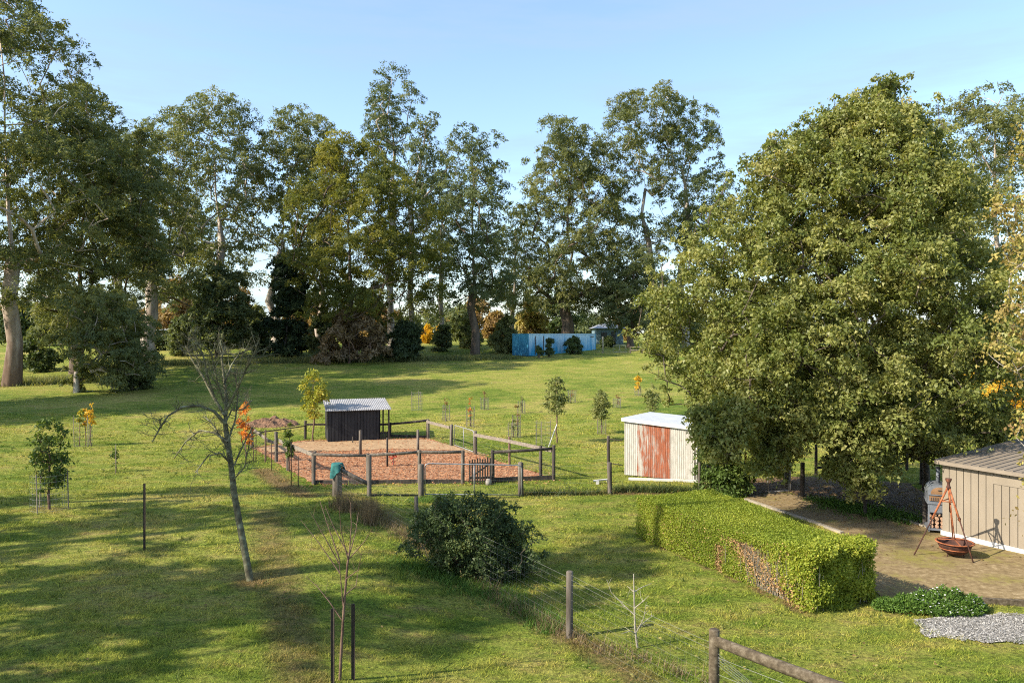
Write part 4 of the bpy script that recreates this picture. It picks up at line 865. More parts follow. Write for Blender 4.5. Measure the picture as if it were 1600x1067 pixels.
shrub('evergreen_shrub', 'round dark evergreen shrub beneath the bushy gum, right side', 80, 635, [(507, 620, 650), (525, 605, 662), (550, 602, 662), (558, 610, 655)], 36, .8, 240, .30, L_DARK, 44)
shrub('bracken_shrub', 'low yellow brown shrub left of the twiggy brown one', 78, 515, [(530, 505, 530), (548, 500, 535), (560, 502, 532)], 14, .55, 130, .26, L_DRY, 45)
shrub('container_shrub', 'round dark green shrub right of middle against the blue container', 88.0, 897, [(527, 890, 905), (540, 882, 911), (552, 884, 910)], 16, .5, 200, .22, L_BUSH, 46)
shrub('container_shrub', 'slim dark shrub left of middle against the blue container', 84.6, 858, [(529, 854, 864), (541, 852, 866), (552, 855, 864)], 9, .38, 150, .2, L_BUSH, 47)
shrub('container_shrub', 'smallest dark shrub near the left end of the blue container', 83.6, 842, [(539, 839, 846), (547, 836, 848), (553, 838, 846)], 6, .34, 130, .2, L_BUSH, 48)
shrub('gum_shrub', 'grey green shrub left of the blue container', 90, 790, [(500, 780, 800), (525, 765, 808), (550, 765, 806)], 30, .8, 180, .3, L_GUM, 49)
shrub('field_shrub', 'low dark shrub under the young weeping gum on the left', 57.5, 205, [(560, 190, 225), (590, 180, 236), (612, 185, 228)], 24, .6, 200, .24, L_GUMD, 50)
shrub('grass_shrub', 'pale green weedy shrub at the foot of the huge gum', 56, 120, [(575, 100, 140), (595, 95, 150), (610, 100, 145)], 12, .4, 120, .2, L_GUM, 51)
for i, (px, d, yt, wd, m_, lb) in enumerate([(285, 84, 500, 26, L_GUMD, 'left of the dark rounded evergreen'), (405, 86, 505, 18, L_BUSH, 'between the dark evergreen and the ivy column'), (500, 82, 495, 20, L_GUMD, 'right of the ivy column'),
    (690, 92, 505, 16, L_GUMD, 'right of the round evergreen shrub'), (735, 96, 500, 22, L_GUM, 'behind the trunk of the thin crowned gum'), (185, 74, 500, 24, L_BUSH, 'behind the young weeping gum'), (60, 70, 515, 30, L_BUSH, 'right of the huge gum trunk'), (590, 84, 505, 22, L_GUMD, 'behind the twiggy brown shrub'), (950, 100, 528, 12, L_BUSH, 'before the farm shed')]):
    X = px_(px, d); yb = HY+(EYE-Zg(X, d))*F/d; h = yb-yt
    shrub('understorey_shrub', 'shadowy understorey shrub '+lb, d, px, [(yt, px-wd*.5, px+wd*.5), (yt+h*.35, px-wd, px+wd), (yt+h*.75, px-wd*1.1, px+wd*1.1), (yt+h*.97, px-wd, px+wd)], 26, wd*d/F*.38, 150, .3, m_, 300+i)
back = dict(trunk_r=.16, tipr=.03, first=.15)
for i, (px, Y, yt, wd, m_, nm, lb) in enumerate([
    (275, 120, 440, 34, L_DRY, 'autumn_tree', 'orange brown autumn tree seen behind the twin trunked gum'),
    (470, 130, 470, 34, L_DRY, 'autumn_tree', 'brown autumn tree behind the ivy clad column'),
    (400, 140, 480, 26, L_GUM, 'background_tree', 'grey green tree in the gap right of the dark evergreen'),
    (590, 125, 470, 30, L_DRY, 'autumn_tree', 'tawny tree seen through the trunks of the bushy gum'),
    (690, 112, 512, 10, L_YEL, 'poplar_tree', 'small bright yellow tree left of the container'),
    (668, 120, 510, 7, L_YEL, 'poplar_tree', 'narrow yellow tree beside the bright yellow one'),
    (720, 122, 480, 26, L_GUMD, 'background_tree', 'dark tree behind the thin crowned gum'),
    (832, 116, 470, 26, L_BIRCH, 'autumn_tree', 'yellow brown tree behind the left end of the container'),
    (775, 128, 490, 22, L_DRY, 'autumn_tree', 'russet tree between thin crowned gum and container'),
    (120, 110, 470, 60, L_GUMD, 'background_tree', 'dark tree mass behind the gums on the left'),
    (30, 105, 480, 50, L_BUSH, 'background_tree', 'dark tree behind the huge gum on the left edge'),
    (190, 118, 490, 40, L_GUM, 'background_tree', 'grey green tree low behind the dense dark gum'),
    (545, 135, 490, 40, L_BUSH, 'background_tree', 'dark low tree behind the bushy gum'),
    (1060, 120, 470, 50, L_GUMD, 'background_tree', 'dark tree behind the farm shed on the right'),
    (640, 140, 495, 30, L_GUMD, 'background_tree', 'dark tree far behind the round evergreen shrub'),
    (1470, 60, 600, 70, L_YEL, 'autumn_tree', 'yellow autumn tree behind the broad tree above the garage'),
    (1580, 40, 600, 60, L_YEL, 'autumn_tree', 'golden shrub like tree behind the garage roof')]):
    X = px_(px, Y); yb = HY+(EYE-Zg(X, Y))*F/Y; h = yb-yt
    shrub(nm, lb, Y, px, [(yt, px-wd*.3, px+wd*.3), (yt+h*.3, px-wd*.8, px+wd*.8), (yt+h*.6, px-wd, px+wd), (yt+h*.88, px-wd*.7, px+wd*.7)], 34, max(.5, wd*Y/F*.36), 150, .004*Y, m_, 60+i, **back)
rb = random.Random(77); BL = [L_GUMD, L_DRY, L_GUM, L_BUSH, L_GUMD, L_DRY]
for i in range(20):
    px = -60+i*62+rb.uniform(-18, 18); Y = rb.uniform(138, 175); yt = rb.uniform(452, 492); X = px_(px, Y); h = HY+(EYE-Zg(X, Y))*F/Y-yt; wd = rb.uniform(28, 46)
    shrub('background_tree', 'far tree low on the skyline, %s from the left in the belt behind the gums' % ['first', 'second', 'third', 'fourth', 'fifth', 'sixth', 'seventh', 'eighth', 'ninth', 'tenth', 'eleventh', 'twelfth', 'thirteenth', 'fourteenth', 'fifteenth', 'sixteenth', 'seventeenth', 'eighteenth', 'nineteenth', 'twentieth'][i], Y, px,
          [(yt, px-wd*.4, px+wd*.4), (yt+h*.3, px-wd*.9, px+wd*.9), (yt+h*.65, px-wd, px+wd), (yt+h*.95, px-wd*.9, px+wd*.9)], 30, wd*Y/F*.36, 130, .6, BL[i % 6], 200+i, group='belt of far trees behind the gums', **back)
# low dark hedge along the far left boundary
def far_hedge():
    rng = np.random.default_rng(5); a, b = np.array([px_(150, 90), 90.0]), np.array([px_(520, 98), 98.0]); n = 11000; t = rng.random(n); H = 1.3+.3*np.sin(t*31)
    P = np.stack([a[0]+(b[0]-a[0])*t, a[1]+(b[1]-a[1])*t+rng.normal(0, .35, n), np.zeros(n)], 1); P[:, 2] = zg(P[:, 0], P[:, 1])+rng.random(n)**.7*H
    r_ = thing('boundary_hedge', 'low dark hedge along the far boundary under the gums', 'hedge', (a[0], a[1], Zg(*a)))
    np_mesh('foliage', leaf_quads(P, .34, .55, rng, .1), 4, {'lv': rng.random(n)}, L_DARK, r_)
    m = MB()
    for k in range(40): q = Vector((a[0]+(b[0]-a[0])*k/39, a[1]+(b[1]-a[1])*k/39, 0)); q.z = Zg(q.x, q.y); m.tube([q-UP*.1, q+UP*1.1], .04, 4)
    m.build('stems', B_DARK, r_)['kind'] = 'stuff'
far_hedge()

# ---- the broad tree on the right
def broad_tree():
    d = 23.5; X = px_(1350, d)
    rows = prow(d, [(144, 1346, 1408), (165, 1316, 1430), (200, 1256, 1452), (228, 1214, 1472), (266, 1168, 1500), (325, 1118, 1540), (380, 1062, 1565), (458, 1012, 1590), (520, 998, 1600), (580, 1022, 1600), (640, 1060, 1592), (675, 1085, 1580)])
    rng = np.random.default_rng(9); ex = []
    lobes = [(1125, 640, 720, 26), (1200, 650, 735, 30), (1235, 650, 715, 22), (1330, 640, 755, 34), (1360, 690, 772, 22), (1300, 640, 690, 24), (1410, 640, 690, 28), (1450, 650, 720, 30), (1490, 650, 700, 30), (1270, 640, 672, 26), (1395, 630, 680, 22), (1100, 640, 700, 14), (1540, 640, 700, 34), (1180, 640, 700, 30), (1150, 630, 690, 28), (1375, 640, 730, 30), (1320, 680, 745, 22), (1250, 630, 690, 30), (1215, 690, 745, 16), (1430, 630, 700, 30)]
    for cx, y0, y1, hw in lobes:
        dd = d-rng.uniform(.5, 3.0)
        for k in range(int((y1-y0)*hw/75)+3):
            y = rng.uniform(y0, y1); wv = hw*(1-.5*(y-y0)/(y1-y0)); dk = dd+rng.normal()*.35
            ex.append((px_(cx+rng.uniform(-wv, wv), dk), dk, pz(y, dk), rng.uniform(.32, .5)))
    for k in range(130):                                  # shoots standing out of the crown
        i = rng.integers(1, len(rows)-2); t = rng.random(); z = rows[i][0]*(1-t)+rows[i+1][0]*t; side = rng.integers(0, 2); x = (rows[i][1+side]*(1-t)+rows[i+1][1+side]*t)+(-1, 1)[side]*rng.uniform(-.05, .3)
        ex.append((x, d+rng.uniform(-1.2, 1.2), z+rng.uniform(0, .2), rng.uniform(.14, .28)))
    for k in range(14): ex.append((px_(rng.uniform(1345, 1415), d), d+rng.uniform(-.8, .8), pz(rng.uniform(130, 145), d), rng.uniform(.14, .25)))
    return env_tree('broad_tree', 'broad dense evergreen tree with drooping branches, the largest on the right', 'tree', (X, d, 0), rows, 1250, .50, 250, .088, .82, L_PEAR, B_DARK, .30, 77,
                    depth=.72, shell=.55, flatz=.95, droop=.75, outk=.75, core=.34, tri=True, sp=.62, extra=ex, tipr=.012, first=.12, trunk_top=.85)
broad_tree()
def under_shrub():
    ptree('climbing_shrub', 'dark leafy shrub under the broad tree beside the tin shed', 'shrub', 25.2, 1125, [(640, 1108, 1150), (690, 1092, 1165), (735, 1085, 1172), (765, 1085, 1178)], 46, .42, 230, .12, leaves=L_GRN, bark=B_DARK, trunk_r=.08, seed=81, aspect=.55, first=.05, tipr=.01, droop=.5, flatz=.9)
    for i, (px, d, lb) in enumerate([(1228, 26.5, 'pale slanting trunk behind the small pipe gate under the broad tree'), (1445, 25.5, 'dark trunk of the small tree left of the garage')]):
        ptree('small_tree', lb, 'tree', d, px, [(560, px-30, px+30), (620, px-45, px+45), (680, px-35, px+35)], 40, .42, 160, .13, leaves=L_PEAR if i == 0 else L_GRN, bark=B_LICH if i == 0 else B_DARK, trunk_r=.11, seed=83+i, first=.4, tipr=.012)
under_shrub()
def birch():
    d = 13.5; X = px_(1655, d)
    rows = prow(d, [(185, 1590, 1700), (240, 1570, 1740), (300, 1545, 1760), (335, 1528, 1780), (400, 1565, 1780), (470, 1548, 1780), (540, 1530, 1780), (600, 1570, 1780), (660, 1575, 1760), (740, 1592, 1740), (830, 1592, 1720)])
    env_tree('birch_tree', 'golden brown birch with thin drooping twigs at the right edge', 'tree', (X, d, 0), rows, 210, .30, 62, .075, .62, L_BIRCH, B_BIRCH, .10, 91, depth=.7, shell=.5, flatz=1.3, droop=.9, tipr=.006, first=.2, trunk_top=.9)
birch()

# ---- bare fruit tree, leafless sapling, dead sapling: hand-laid limbs with twigs
def twiggy(mb, limbs, rng, n_tw, tw_len, r0, up=.5, gen=2):
    def spawn(p, d, L, r_, g):
        n = 4; pts = [p]; q = p.copy(); dd = d.normalized()
        for i in range(n):
            dd = (dd+Vector((rng.gauss(0, .22), rng.gauss(0, .22), rng.gauss(0, .18)+up*.12))).normalized(); q = q+dd*L/n; pts.append(q.copy())
        mb.tube(pts, [r_*(1-.75*i/n) for i in range(n+1)], 4 if g == gen else 3, False)
        if g > 0:
            for k in range(rng.randint(2, 4)):
                i = rng.randint(1, n-1); v = (pts[i+1]-pts[i]).normalized(); o = Vector((rng.gauss(0, 1), rng.gauss(0, 1), rng.gauss(.2, .8))).normalized()
                spawn(pts[i].lerp(pts[i+1], rng.random()), v*.7+o*.8, L*rng.uniform(.35, .6), r_*.55, g-1)
    for pts, ra, rb, dens in limbs:
        n = len(pts); mb.tube(pts, [ra+(rb-ra)*i/(n-1) for i in range(n)], 7 if ra > .03 else 5, False)
        for k in range(int(n_tw*dens)):
            t = rng.uniform(.12, .98)*(n-1); i = min(int(t), n-2); p = pts[i].lerp(pts[i+1], t-i); v = (pts[i+1]-pts[i]).normalized()
            o = Vector((rng.gauss(0, 1), rng.gauss(0, 1), rng.gauss(.35, .7))).normalized(); spawn(p, v*.5+o, tw_len*rng.uniform(.45, 1.2), r0*rng.uniform(.7, 1.2), gen)
def limb_pts(pxs, Y, dys):
    return [Vector((px_(a, Y+dy), Y+dy, pz(b, Y+dy))) for (a, b), dy in zip(pxs, dys)]
def bare_tree():
    b = at(388, 907); Y = b.y; r_ = thing('bare_fruit_tree', 'leaning leafless fruit tree with lichen on its twigs in the lawn', 'tree', b); rng = random.Random(7)
    def dz(n, s_): return [s_*i/(n-1) for i in range(n)]
    T = [(392, 912), (384, 868), (373, 810), (366, 770), (361, 725), (356, 690), (352, 662)]
    L = [(limb_pts(T, Y, dz(7, .1)), .074, .046, .35)]
    for pxs, s_, ra, dn in [([(352, 662), (335, 643), (312, 634), (285, 636), (262, 650), (248, 672), (238, 690)], -.9, .035, 1.1), ([(356, 690), (335, 676), (312, 672), (290, 690), (272, 716)], .7, .026, .8),
                            ([(352, 662), (354, 625), (350, 590), (346, 560), (352, 540)], .5, .04, 1.2), ([(354, 640), (372, 605), (385, 575), (398, 552), (404, 530)], -.5, .03, 1.0),
                            ([(352, 650), (332, 618), (318, 590), (300, 562), (290, 540)], .8, .032, 1.1), ([(350, 600), (362, 570), (374, 552), (392, 545)], .9, .02, .7), ([(335, 620), (322, 580), (318, 555), (303, 525)], -.3, .02, .8),
                            ([(361, 725), (345, 708), (325, 712), (305, 738)], -.5, .02, .6), ([(362, 735), (378, 700), (392, 672)], .3, .016, .5), ([(352, 662), (362, 640), (380, 640), (394, 625)], .8, .018, .5), ([(356, 690), (368, 655), (372, 615), (366, 580)], .4, .02, .9), ([(354, 640), (340, 600), (335, 570), (328, 548)], -.6, .02, .9), ([(360, 720), (350, 690), (330, 660), (318, 650)], .5, .018, .7), ([(364, 750), (382, 730), (388, 700), (390, 690)], -.3, .014, .5)]:
        L.append((limb_pts(pxs, Y, dz(len(pxs), s_)), ra*1.0, .010, dn))
    m = MB(); twiggy(m, L, rng, 25, .42, .0085, .5, 2); m.build('trunk', B_LICH, r_, True)
bare_tree()
def bare_sapling():
    b = at(532, 1062); Y = b.y; r_ = thing('bare_sapling', 'leafless sapling with long upright whips between two black stakes', 'tree', b); rng = random.Random(11)
    L = [(limb_pts([(531, 1064), (534, 1000), (538, 940), (543, 880), (546, 862)], Y, [0]*5), .024, .013, .2)]
    for pxs, s_ in [([(534, 968), (515, 940), (495, 915), (478, 900)], .2), ([(536, 945), (531, 890), (529, 860)], -.2), ([(546, 862), (549, 820), (548, 785)], .1), ([(546, 865), (556, 830), (560, 800)], .3), ([(544, 875), (533, 830), (530, 790)], -.3),
                    ([(545, 868), (520, 820), (508, 790)], .2), ([(530, 880), (505, 835), (485, 800)], -.1), ([(531, 875), (512, 820), (500, 783)], .35), ([(546, 872), (570, 845), (582, 825)], -.2), ([(531, 895), (500, 850), (470, 812)], .1), ([(540, 905), (560, 890), (566, 860)], -.3), ([(538, 930), (556, 915), (560, 890)], .3)]:
        L.append((limb_pts(pxs, Y, [s_*i/(len(pxs)-1) for i in range(len(pxs))]), .0095, .003, .35))
    m = MB(); twiggy(m, L, rng, 9, .22, .003, .6, 0); m.build('trunk', B_RED, r_, True)
bare_sapling()
def dead_sapling():
    b = at(995, 1012); Y = b.y; r_ = thing('dead_sapling', 'bone white dead sapling behind the wire fence on the garden lawn', 'tree', b); rng = random.Random(3)
    L = [(limb_pts([(996, 1014), (992, 980), (991, 940), (990, 896)], Y, [0]*4), .02, .010, .3)]
    for pxs, s_ in [([(991, 960), (975, 945), (955, 925), (948, 905)], .2), ([(990, 925), (1003, 917), (1018, 911)], .2), ([(991, 950), (1006, 938), (1014, 930)], -.3), ([(993, 985), (1008, 970), (1022, 960)], .2), ([(994, 988), (1006, 965), (1010, 940)], -.2), ([(990, 924), (980, 915)], .1), ([(994, 990), (985, 985), (970, 990)], -.2)]:
        L.append((limb_pts(pxs, Y, [s_*i/(len(pxs)-1) for i in range(len(pxs))]), .010, .003, .4))
    m = MB(); twiggy(m, L, rng, 8, .16, .004, .3, 0); m.build('trunk', B_PALE, r_, True)
dead_sapling()

# ---- saplings and their guards
SG = 'young trees planted across the field'
def sapling(label, px, yt, yb, wd, mat, seed, name='young_tree', low=.35, n=14, per=60, leaf=None, bark=B_RED, cr=None, tr=None, aspect=.5):
    b = at(px, yb); d = b.y; h = yb-yt; H = h*d/F
    rows = prow(d, [(yt, px-wd*.25, px+wd*.25), (yt+h*.2, px-wd*.8, px+wd*.8), (yt+h*.42, px-wd, px+wd), (yt+h*(1-low), px-wd*.55, px+wd*.55)])
    env_tree(name, label, 'tree', b, rows, n, cr or max(.10, wd*d/F*.42), per, leaf or max(.07, .0028*d), aspect, mat, bark, tr or max(.018, H*.011), seed, SG, 1.0, .2, .9, .2, tipr=.005, first=.1, trunk_top=.8)
    return b
def guard(label, px, yt, yb, wd, seed=0, stakes=3, pale=True):
    b = at(px, yb); d = b.y; H = (yb-yt)*d/F; r_ = wd*d/F; root = thing('tree_guard', label, 'tree guard', b, 'wire tree guards in the field')
    m = MB(); n = 10; wr = .0016+.00006*d
    for k in range(n): a = 2*math.pi*k/n; q = b+Vector((r_*math.cos(a), r_*math.sin(a), 0)); m.tube([q, q+UP*H*.96], wr, 3, False)
    for z in np.linspace(.05, H*.95, 7): m.tube([b+Vector((r_*math.cos(a), r_*math.sin(a), z)) for a in np.linspace(0, 2*math.pi, n+1)], wr, 3, False)
    m.build('wire', M_WIRE, root)
    for k in range(stakes):
        a = 2*math.pi*k/stakes+.5+seed; q = b+Vector((r_*1.08*math.cos(a), r_*1.08*math.sin(a), 0)); MB().tube([q-UP*.1, q+Vector((rnd.uniform(-.05, .05), 0, H*1.03))], .016, 5).build('stake', W_PALE if pale else W_POST, root)
rnd = random.Random(8)
sapling('yellow green leafy tree touching the left end of the black shed', 490, 580, 690, 26, L_YG, 101, n=46, per=52, leaf=.13, cr=.26)
sapling('orange leaved young tree outside the yard corner on the left', 384, 630, 712, 14, L_ORG, 102, n=16, per=34, low=.2, leaf=.12)
sapling('thin dark leaved young tree on the left yard fence', 452, 662, 737, 9, L_GRN, 103, n=14, per=34, low=.3, leaf=.12)
p_ = at(77, 795)
env_tree('young_tree', 'bushy multi stemmed young tree in a wire guard on the left lawn', 'tree', p_, prow(p_.y, [(656, 72, 92), (675, 42, 108), (705, 42, 112), (740, 56, 104), (765, 66, 92)]), 75, .17, 26, .10, .5, L_GRN, B_RED, .035, 104, SG, .8, .4, .9, .2, tipr=.006, first=.03, trunk_top=.75)
guard('wide wire guard round the bushy young tree on the left lawn', 76, 738, 797, 25)
for i, (px, yt, yb) in enumerate([(125, 638, 697), (134, 640, 696), (142, 632, 697)]): sapling(['left', 'middle', 'right'][i]+' one of three slim yellow saplings on the left lawn', px, yt, yb, 5, L_YEL if i else L_YG, 105+i, n=8, per=24, low=.5, leaf=.11)
guard('slim stakes round the three yellow saplings', 131, 650, 697, 12, 1)
sapling('tiny green seedling tied to a stake on the left lawn', 181, 703, 738, 9, L_GRN, 109, n=8, per=20, low=.3, leaf=.09)
lone_post(181, 694, 741, 'thin pale stake with a tiny seedling on the left lawn', .014, W_PALE)
sapling('round leafed young tree above the right side of the yard', 870, 590, 692, 23, L_SAP, 110, n=30, per=60, low=.45, leaf=.13)
p_ = at(856, 698); tag(MB().tube([p_-UP*.1, p_+Vector((.42, .1, 1.02))], .022, 6).build('stake', M_WHITE), 'white leaning stake beside the round leafed young tree', 'stake')
guard('wire guard under the round leafed young tree', 848, 658, 697, 12, 2)
sapling('bushy young tree behind the top left corner of the tin shed roof', 940, 612, 677, 19, L_SAP, 111, n=26, per=60, low=.38, leaf=.13)
guard('pale guard round the bushy young tree near the tin shed', 940, 655, 678, 7, 1)
sapling('slim golden sapling on the far field right', 997, 588, 618, 6, L_YEL, 112, n=8, per=40, low=.35, leaf=.14)
guard('guard round the slim golden sapling', 997, 603, 618, 5, 2)
sapling('pale yellow green young tree behind the tin shed roof', 1020, 605, 652, 17, L_SAP, 113, n=22, per=44, low=.2, leaf=.13)
guard('empty wire guard with leaning pale stakes behind the yard', 652, 612, 641, 8, 3)
for i, (px, yt, yb, lb, m_) in enumerate([(697, 620, 657, 'nearest the yard back corner', L_DRY), (735, 618, 666, 'second from the yard back corner', L_ORG), (757, 612, 639, 'farthest up the field behind the yard', L_DRY), (815, 616, 645, 'alone above the round leafed young tree', L_SAP), (802, 648, 683, 'just left of the round leafed young tree', L_SAP), (808, 630, 682, 'tall and thin beside the round leafed young tree', L_DRY), (893, 600, 628, 'right of and beyond the round leafed young tree', L_DRY), (964, 615, 636, 'between the bushy young tree and the golden sapling', L_DRY)]):
    sapling('spindly guarded sapling '+lb, px, yt, yb, 5, m_, 120+i, n=6, per=12, low=.3, leaf=.10)
    guard('wire guard of the sapling '+lb, px, yt+(yb-yt)*.35, yb+1, 6 if i != 4 else 10, i)
sapling('small red leaved shrub among the mulch', 615, 706, 728, 9, L_RED, 130, n=6, per=16, low=.2, leaf=.09)
for i, (px, yt, yb) in enumerate([(400, 672, 722), (384, 690, 722), (396, 690, 720), (455, 690, 758), (466, 712, 760), (424, 690, 735)]):
    lone_post(px, yt, yb, ['dark thin stake at the outer left yard fence, leftmost of the back pair', 'short stake under the orange leaved young tree', 'thin stake between the orange young tree and the yard fence', 'black thin stake under the dark leaved young tree', 'thin stake left of the front corner post of the yard', 'rusty thin stake in mid left fence of the yard'][i], .018, M_PICKET if i in (3, 0) else B_RED)

# ================================================================== BUSHES, HEDGE, FLOWERS
def dark_bush():
    d = 16.6; X = px_(735, d); rn = random.Random(5); ex = []
    for k in range(46):
        px, py = rn.choice([(rn.uniform(655, 780), rn.uniform(778, 796)), (rn.uniform(815, 852), rn.uniform(820, 910)), (rn.uniform(632, 655), rn.uniform(800, 870)), (rn.uniform(660, 830), rn.uniform(790, 900))]); dk = d+rn.uniform(-1.3, .8); ex.append((px_(px, dk), dk, pz(py, dk), rn.uniform(.10, .20)))
    rows = prow(d, [(788, 662, 780), (802, 650, 800), (828, 645, 822), (860, 655, 835), (890, 690, 835), (918, 740, 822)])
    env_tree('dark_bush', 'dense dark green bush overgrowing the middle wire fence', 'bush', (X, d, Zg(X, d)), rows, 210, .23, 180, .058, .55, L_BUSH, B_DARK,   .05, 141, extra=ex, depth=.75, shell=.6, flatz=.9, droop=.3, tipr=.005, first=.02)
dark_bush()
def hedge():
    A = at(994, 840); B = at(1268, 958); A.z = B.z = 0; d = (B-A).normalized(); L = (B-A).length; q = Vector((-d.y, d.x, 0))
    if q.x < 0: q = -q
    rng = np.random.default_rng(15); r_ = thing('clipped_hedge', 'long clipped green hedge with a brown dead patch and shaggy near end', 'hedge', A)
    dv, qv = np.array(d), np.array(q); n = 130000
    u = rng.random(n); face = rng.choice(4, n, p=[.38, .40, .14, .08]); s_ = rng.random(n); t = rng.random(n)
    wid = lambda x: 2.35-.75*x
    hgt = lambda x: 1.02+.015*np.sin(x*9)+.10*sst(.80, .95, x)
    W = wid(u); H = hgt(u)
    along = u*L; across = np.zeros(n); z = np.zeros(n)
    across = np.where(face == 0, 0, np.where(face == 1, s_*W, np.where(face == 2, s_*wid(1.0), W)))
    along = np.where(face == 2, L, along); uu = along/L; H = hgt(uu)
    z = np.where(face == 1, H, t*H)
    dep = rng.random(n)**2*.08
    lump = .03*np.sin(along*3.1+2*z)*np.sin(z*7+along)+.07*sst(.8, .95, uu)*np.sin(along*7+across*6)*np.sin(z*8+2)
    jit = rng.normal(0, .012, (n, 3))*(1+1.6*sst(.8, .92, uu))[:, None]
    across = across+np.where(face == 0, dep-lump, np.where(face == 3, -dep+lump, 0)); along = along-np.where(face == 2, dep-lump*2, 0); z = z-np.where(face == 1, dep-lump*.6, 0)
    # soft corners
    P = np.array(A)[None]+dv[None]*along[:, None]+qv[None]*across[:, None]+np.array([0, 0, 1.])[None]*z[:, None]+jit; P[:, 2] = np.maximum(P[:, 2], .03)
    patch = np.exp(-(((uu-.76-.22*(0.45-z))/.075)**2))*(face == 0)*(z < .85)+.8*np.exp(-(((uu-.55)/.02)**2))*(face == 0)*(z < .6)
    thin = rng.random(n) < np.clip(patch*.66+.35*(face == 0)*sst(.25, .05, z), 0, 1)
    dead = (rng.random(n) < np.clip(patch*1.2, 0, .9)+.04*(face == 0)); keep = ~thin
    lv = np.clip(.45*rng.random(n)+.3*(.5+.5*np.sin(along*1.7)*np.sin(across*2+z*3))+.25*rng.random(n)+.12*sst(.75, .95, uu), 0, 1)
    for nm, sel, m_ in (('foliage', keep & ~dead, L_HEDGE), ('dry_foliage', keep & dead, L_HEDGED)):
        ov = np.where((face == 1)[:, None], np.array([0, 0, 1.]), np.where((face == 2)[:, None], dv, np.where((face == 3)[:, None], qv, -qv)))
        np_mesh(nm, leaf_quads(P[sel], .034*(1+.5*sst(.8, .95, uu[sel])), .6, rng, -.15, .1, ov[sel], .7), 4, {'lv': lv[sel]}, m_, r_)
    m = MB(); rn = random.Random(6)
    for k in range(1300):
        x = rn.random() if k < 420 else min(.99, max(0, rn.gauss(.77, .06))); a = A+d*x*L+q*(rn.uniform(.12, float(wid(x))-.12) if k < 420 else rn.uniform(.04, .3)); h = float(hgt(x))-.1
        p1 = a+d*rn.uniform(-.12, .12)+q*rn.uniform(-.12, .05)+UP*h*rn.uniform(.5, .97); m.tube([a+UP*.0, a.lerp(p1, .5)+Vector((rn.uniform(-.04, .04), rn.uniform(-.04, .04), 0)), p1], [.010, .007, .003], 3, False)
    m.build('stems', B_PALE, r_)['kind'] = 'stuff'
    # dense inside
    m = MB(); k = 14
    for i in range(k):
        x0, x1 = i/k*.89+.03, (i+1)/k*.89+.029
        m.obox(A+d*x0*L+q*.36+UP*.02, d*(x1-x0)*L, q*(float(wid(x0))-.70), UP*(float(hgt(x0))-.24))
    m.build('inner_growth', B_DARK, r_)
hedge()
def flower_bush():
    rng = np.random.default_rng(3); c = at(1460, 958); r_ = thing('flower_bush', 'low spreading bush with tiny white flowers beside the gravel', 'bush', c)
    M = [(-.55, .1, .42, .26, .22), (-.15, .12, .45, .34, .30), (.25, .14, .48, .33, .36), (.62, .10, .36, .27, .26), (-.85, .2, .25, .2, .15), (.45, -.08, .3, .2, .2), (.0, -.1, .3, .18, .17)]
    n = 15000; q = rng.integers(0, len(M), n); Mq = np.array(M)[q]; a = rng.random(n)*2*np.pi; rr = rng.random(n)**.5
    X = c.x+.05+Mq[:, 0]+rr*np.cos(a)*Mq[:, 2]; Y = c.y+Mq[:, 1]+rr*np.sin(a)*Mq[:, 3]; z = Mq[:, 4]*(1-rr**2)**.6*rng.uniform(.4, 1.1, n)**.5*(1+.3*np.sin(X*17)*np.sin(Y*19))
    P = np.stack([X, Y, z+.02], 1); np_mesh('foliage', leaf_quads(P, .055, .4, rng, -.4), 4, {'lv': rng.random(n)}, L_WEED, r_)
    k = rng.choice(n, 420, False); k = k[(P[k, 0] > c.x-.35)]; np_mesh('flowers', leaf_quads(P[k]+np.array([0, 0, .035]), .036, .9, rng, 0, 2.5), 4, {'lv': rng.random(len(k))}, L_FLOWER, r_)['kind'] = 'stuff'
    m = MB()
    for i in range(60): q = Vector((X[i], Y[i], 0)); m.tube([q, q+Vector((0, 0, z[i]))], .004, 3, False)
    m.build('stems', B_DARK, r_)['kind'] = 'stuff'
flower_bush()
def soil_mound():
    c = at(425, 664); bm = bmesh.new(); bmesh.ops.create_grid(bm, x_segments=36, y_segments=22, size=1); rn = random.Random(4)
    for v in bm.verts:
        rr = math.hypot(v.co.x, v.co.y); h = max(0, 1-rr)**.6*.36*(1+.5*math.sin(v.co.x*9+1)*math.sin(v.co.y*8))+rn.uniform(0, .08)*(rr < .95)
        x, y = c.x+v.co.x*1.5, c.y+v.co.y*1.0; v.co = Vector((x, y, Zg(x, y)+h-.03))
    me = bpy.data.meshes.new('soil_mound'); bm.to_mesh(me); bm.free(); tag(link('soil_mound', me, M_SOIL), 'heap of dug red brown soil behind the left end of the yard', 'soil heap')
soil_mound()
# ================================================================== GROUND COVER
def blades(name, label, P, h, wd, rng, mat, attrs=None, per=3, spread=.02, lean=.6):
    n = len(P); P = np.repeat(P, per, 0)+np.concatenate([rng.normal(0, spread, (n*per, 2)), np.zeros((n*per, 1))], 1); N = n*per
    h = np.repeat(h, per)*rng.uniform(.6, 1.35, N); wd = np.repeat(wd, per); a = rng.random(N)*2*np.pi; q = np.stack([np.cos(a), np.sin(a), np.zeros(N)], 1)
    tip = P+np.stack([rng.normal(0, lean, N)*h, rng.normal(0, lean, N)*h, h], 1)
    V = np.empty((N, 3, 3)); V[:, 0] = P-q*wd[:, None]/2; V[:, 1] = P+q*wd[:, None]/2; V[:, 2] = tip
    at_ = {'lv': rng.random(N)}
    if attrs: at_.update({k: np.repeat(v, per) for k, v in attrs.items()})
    return tag(np_mesh(name, V.reshape(-1, 3), 3, at_, mat), label, None, None, 'stuff')
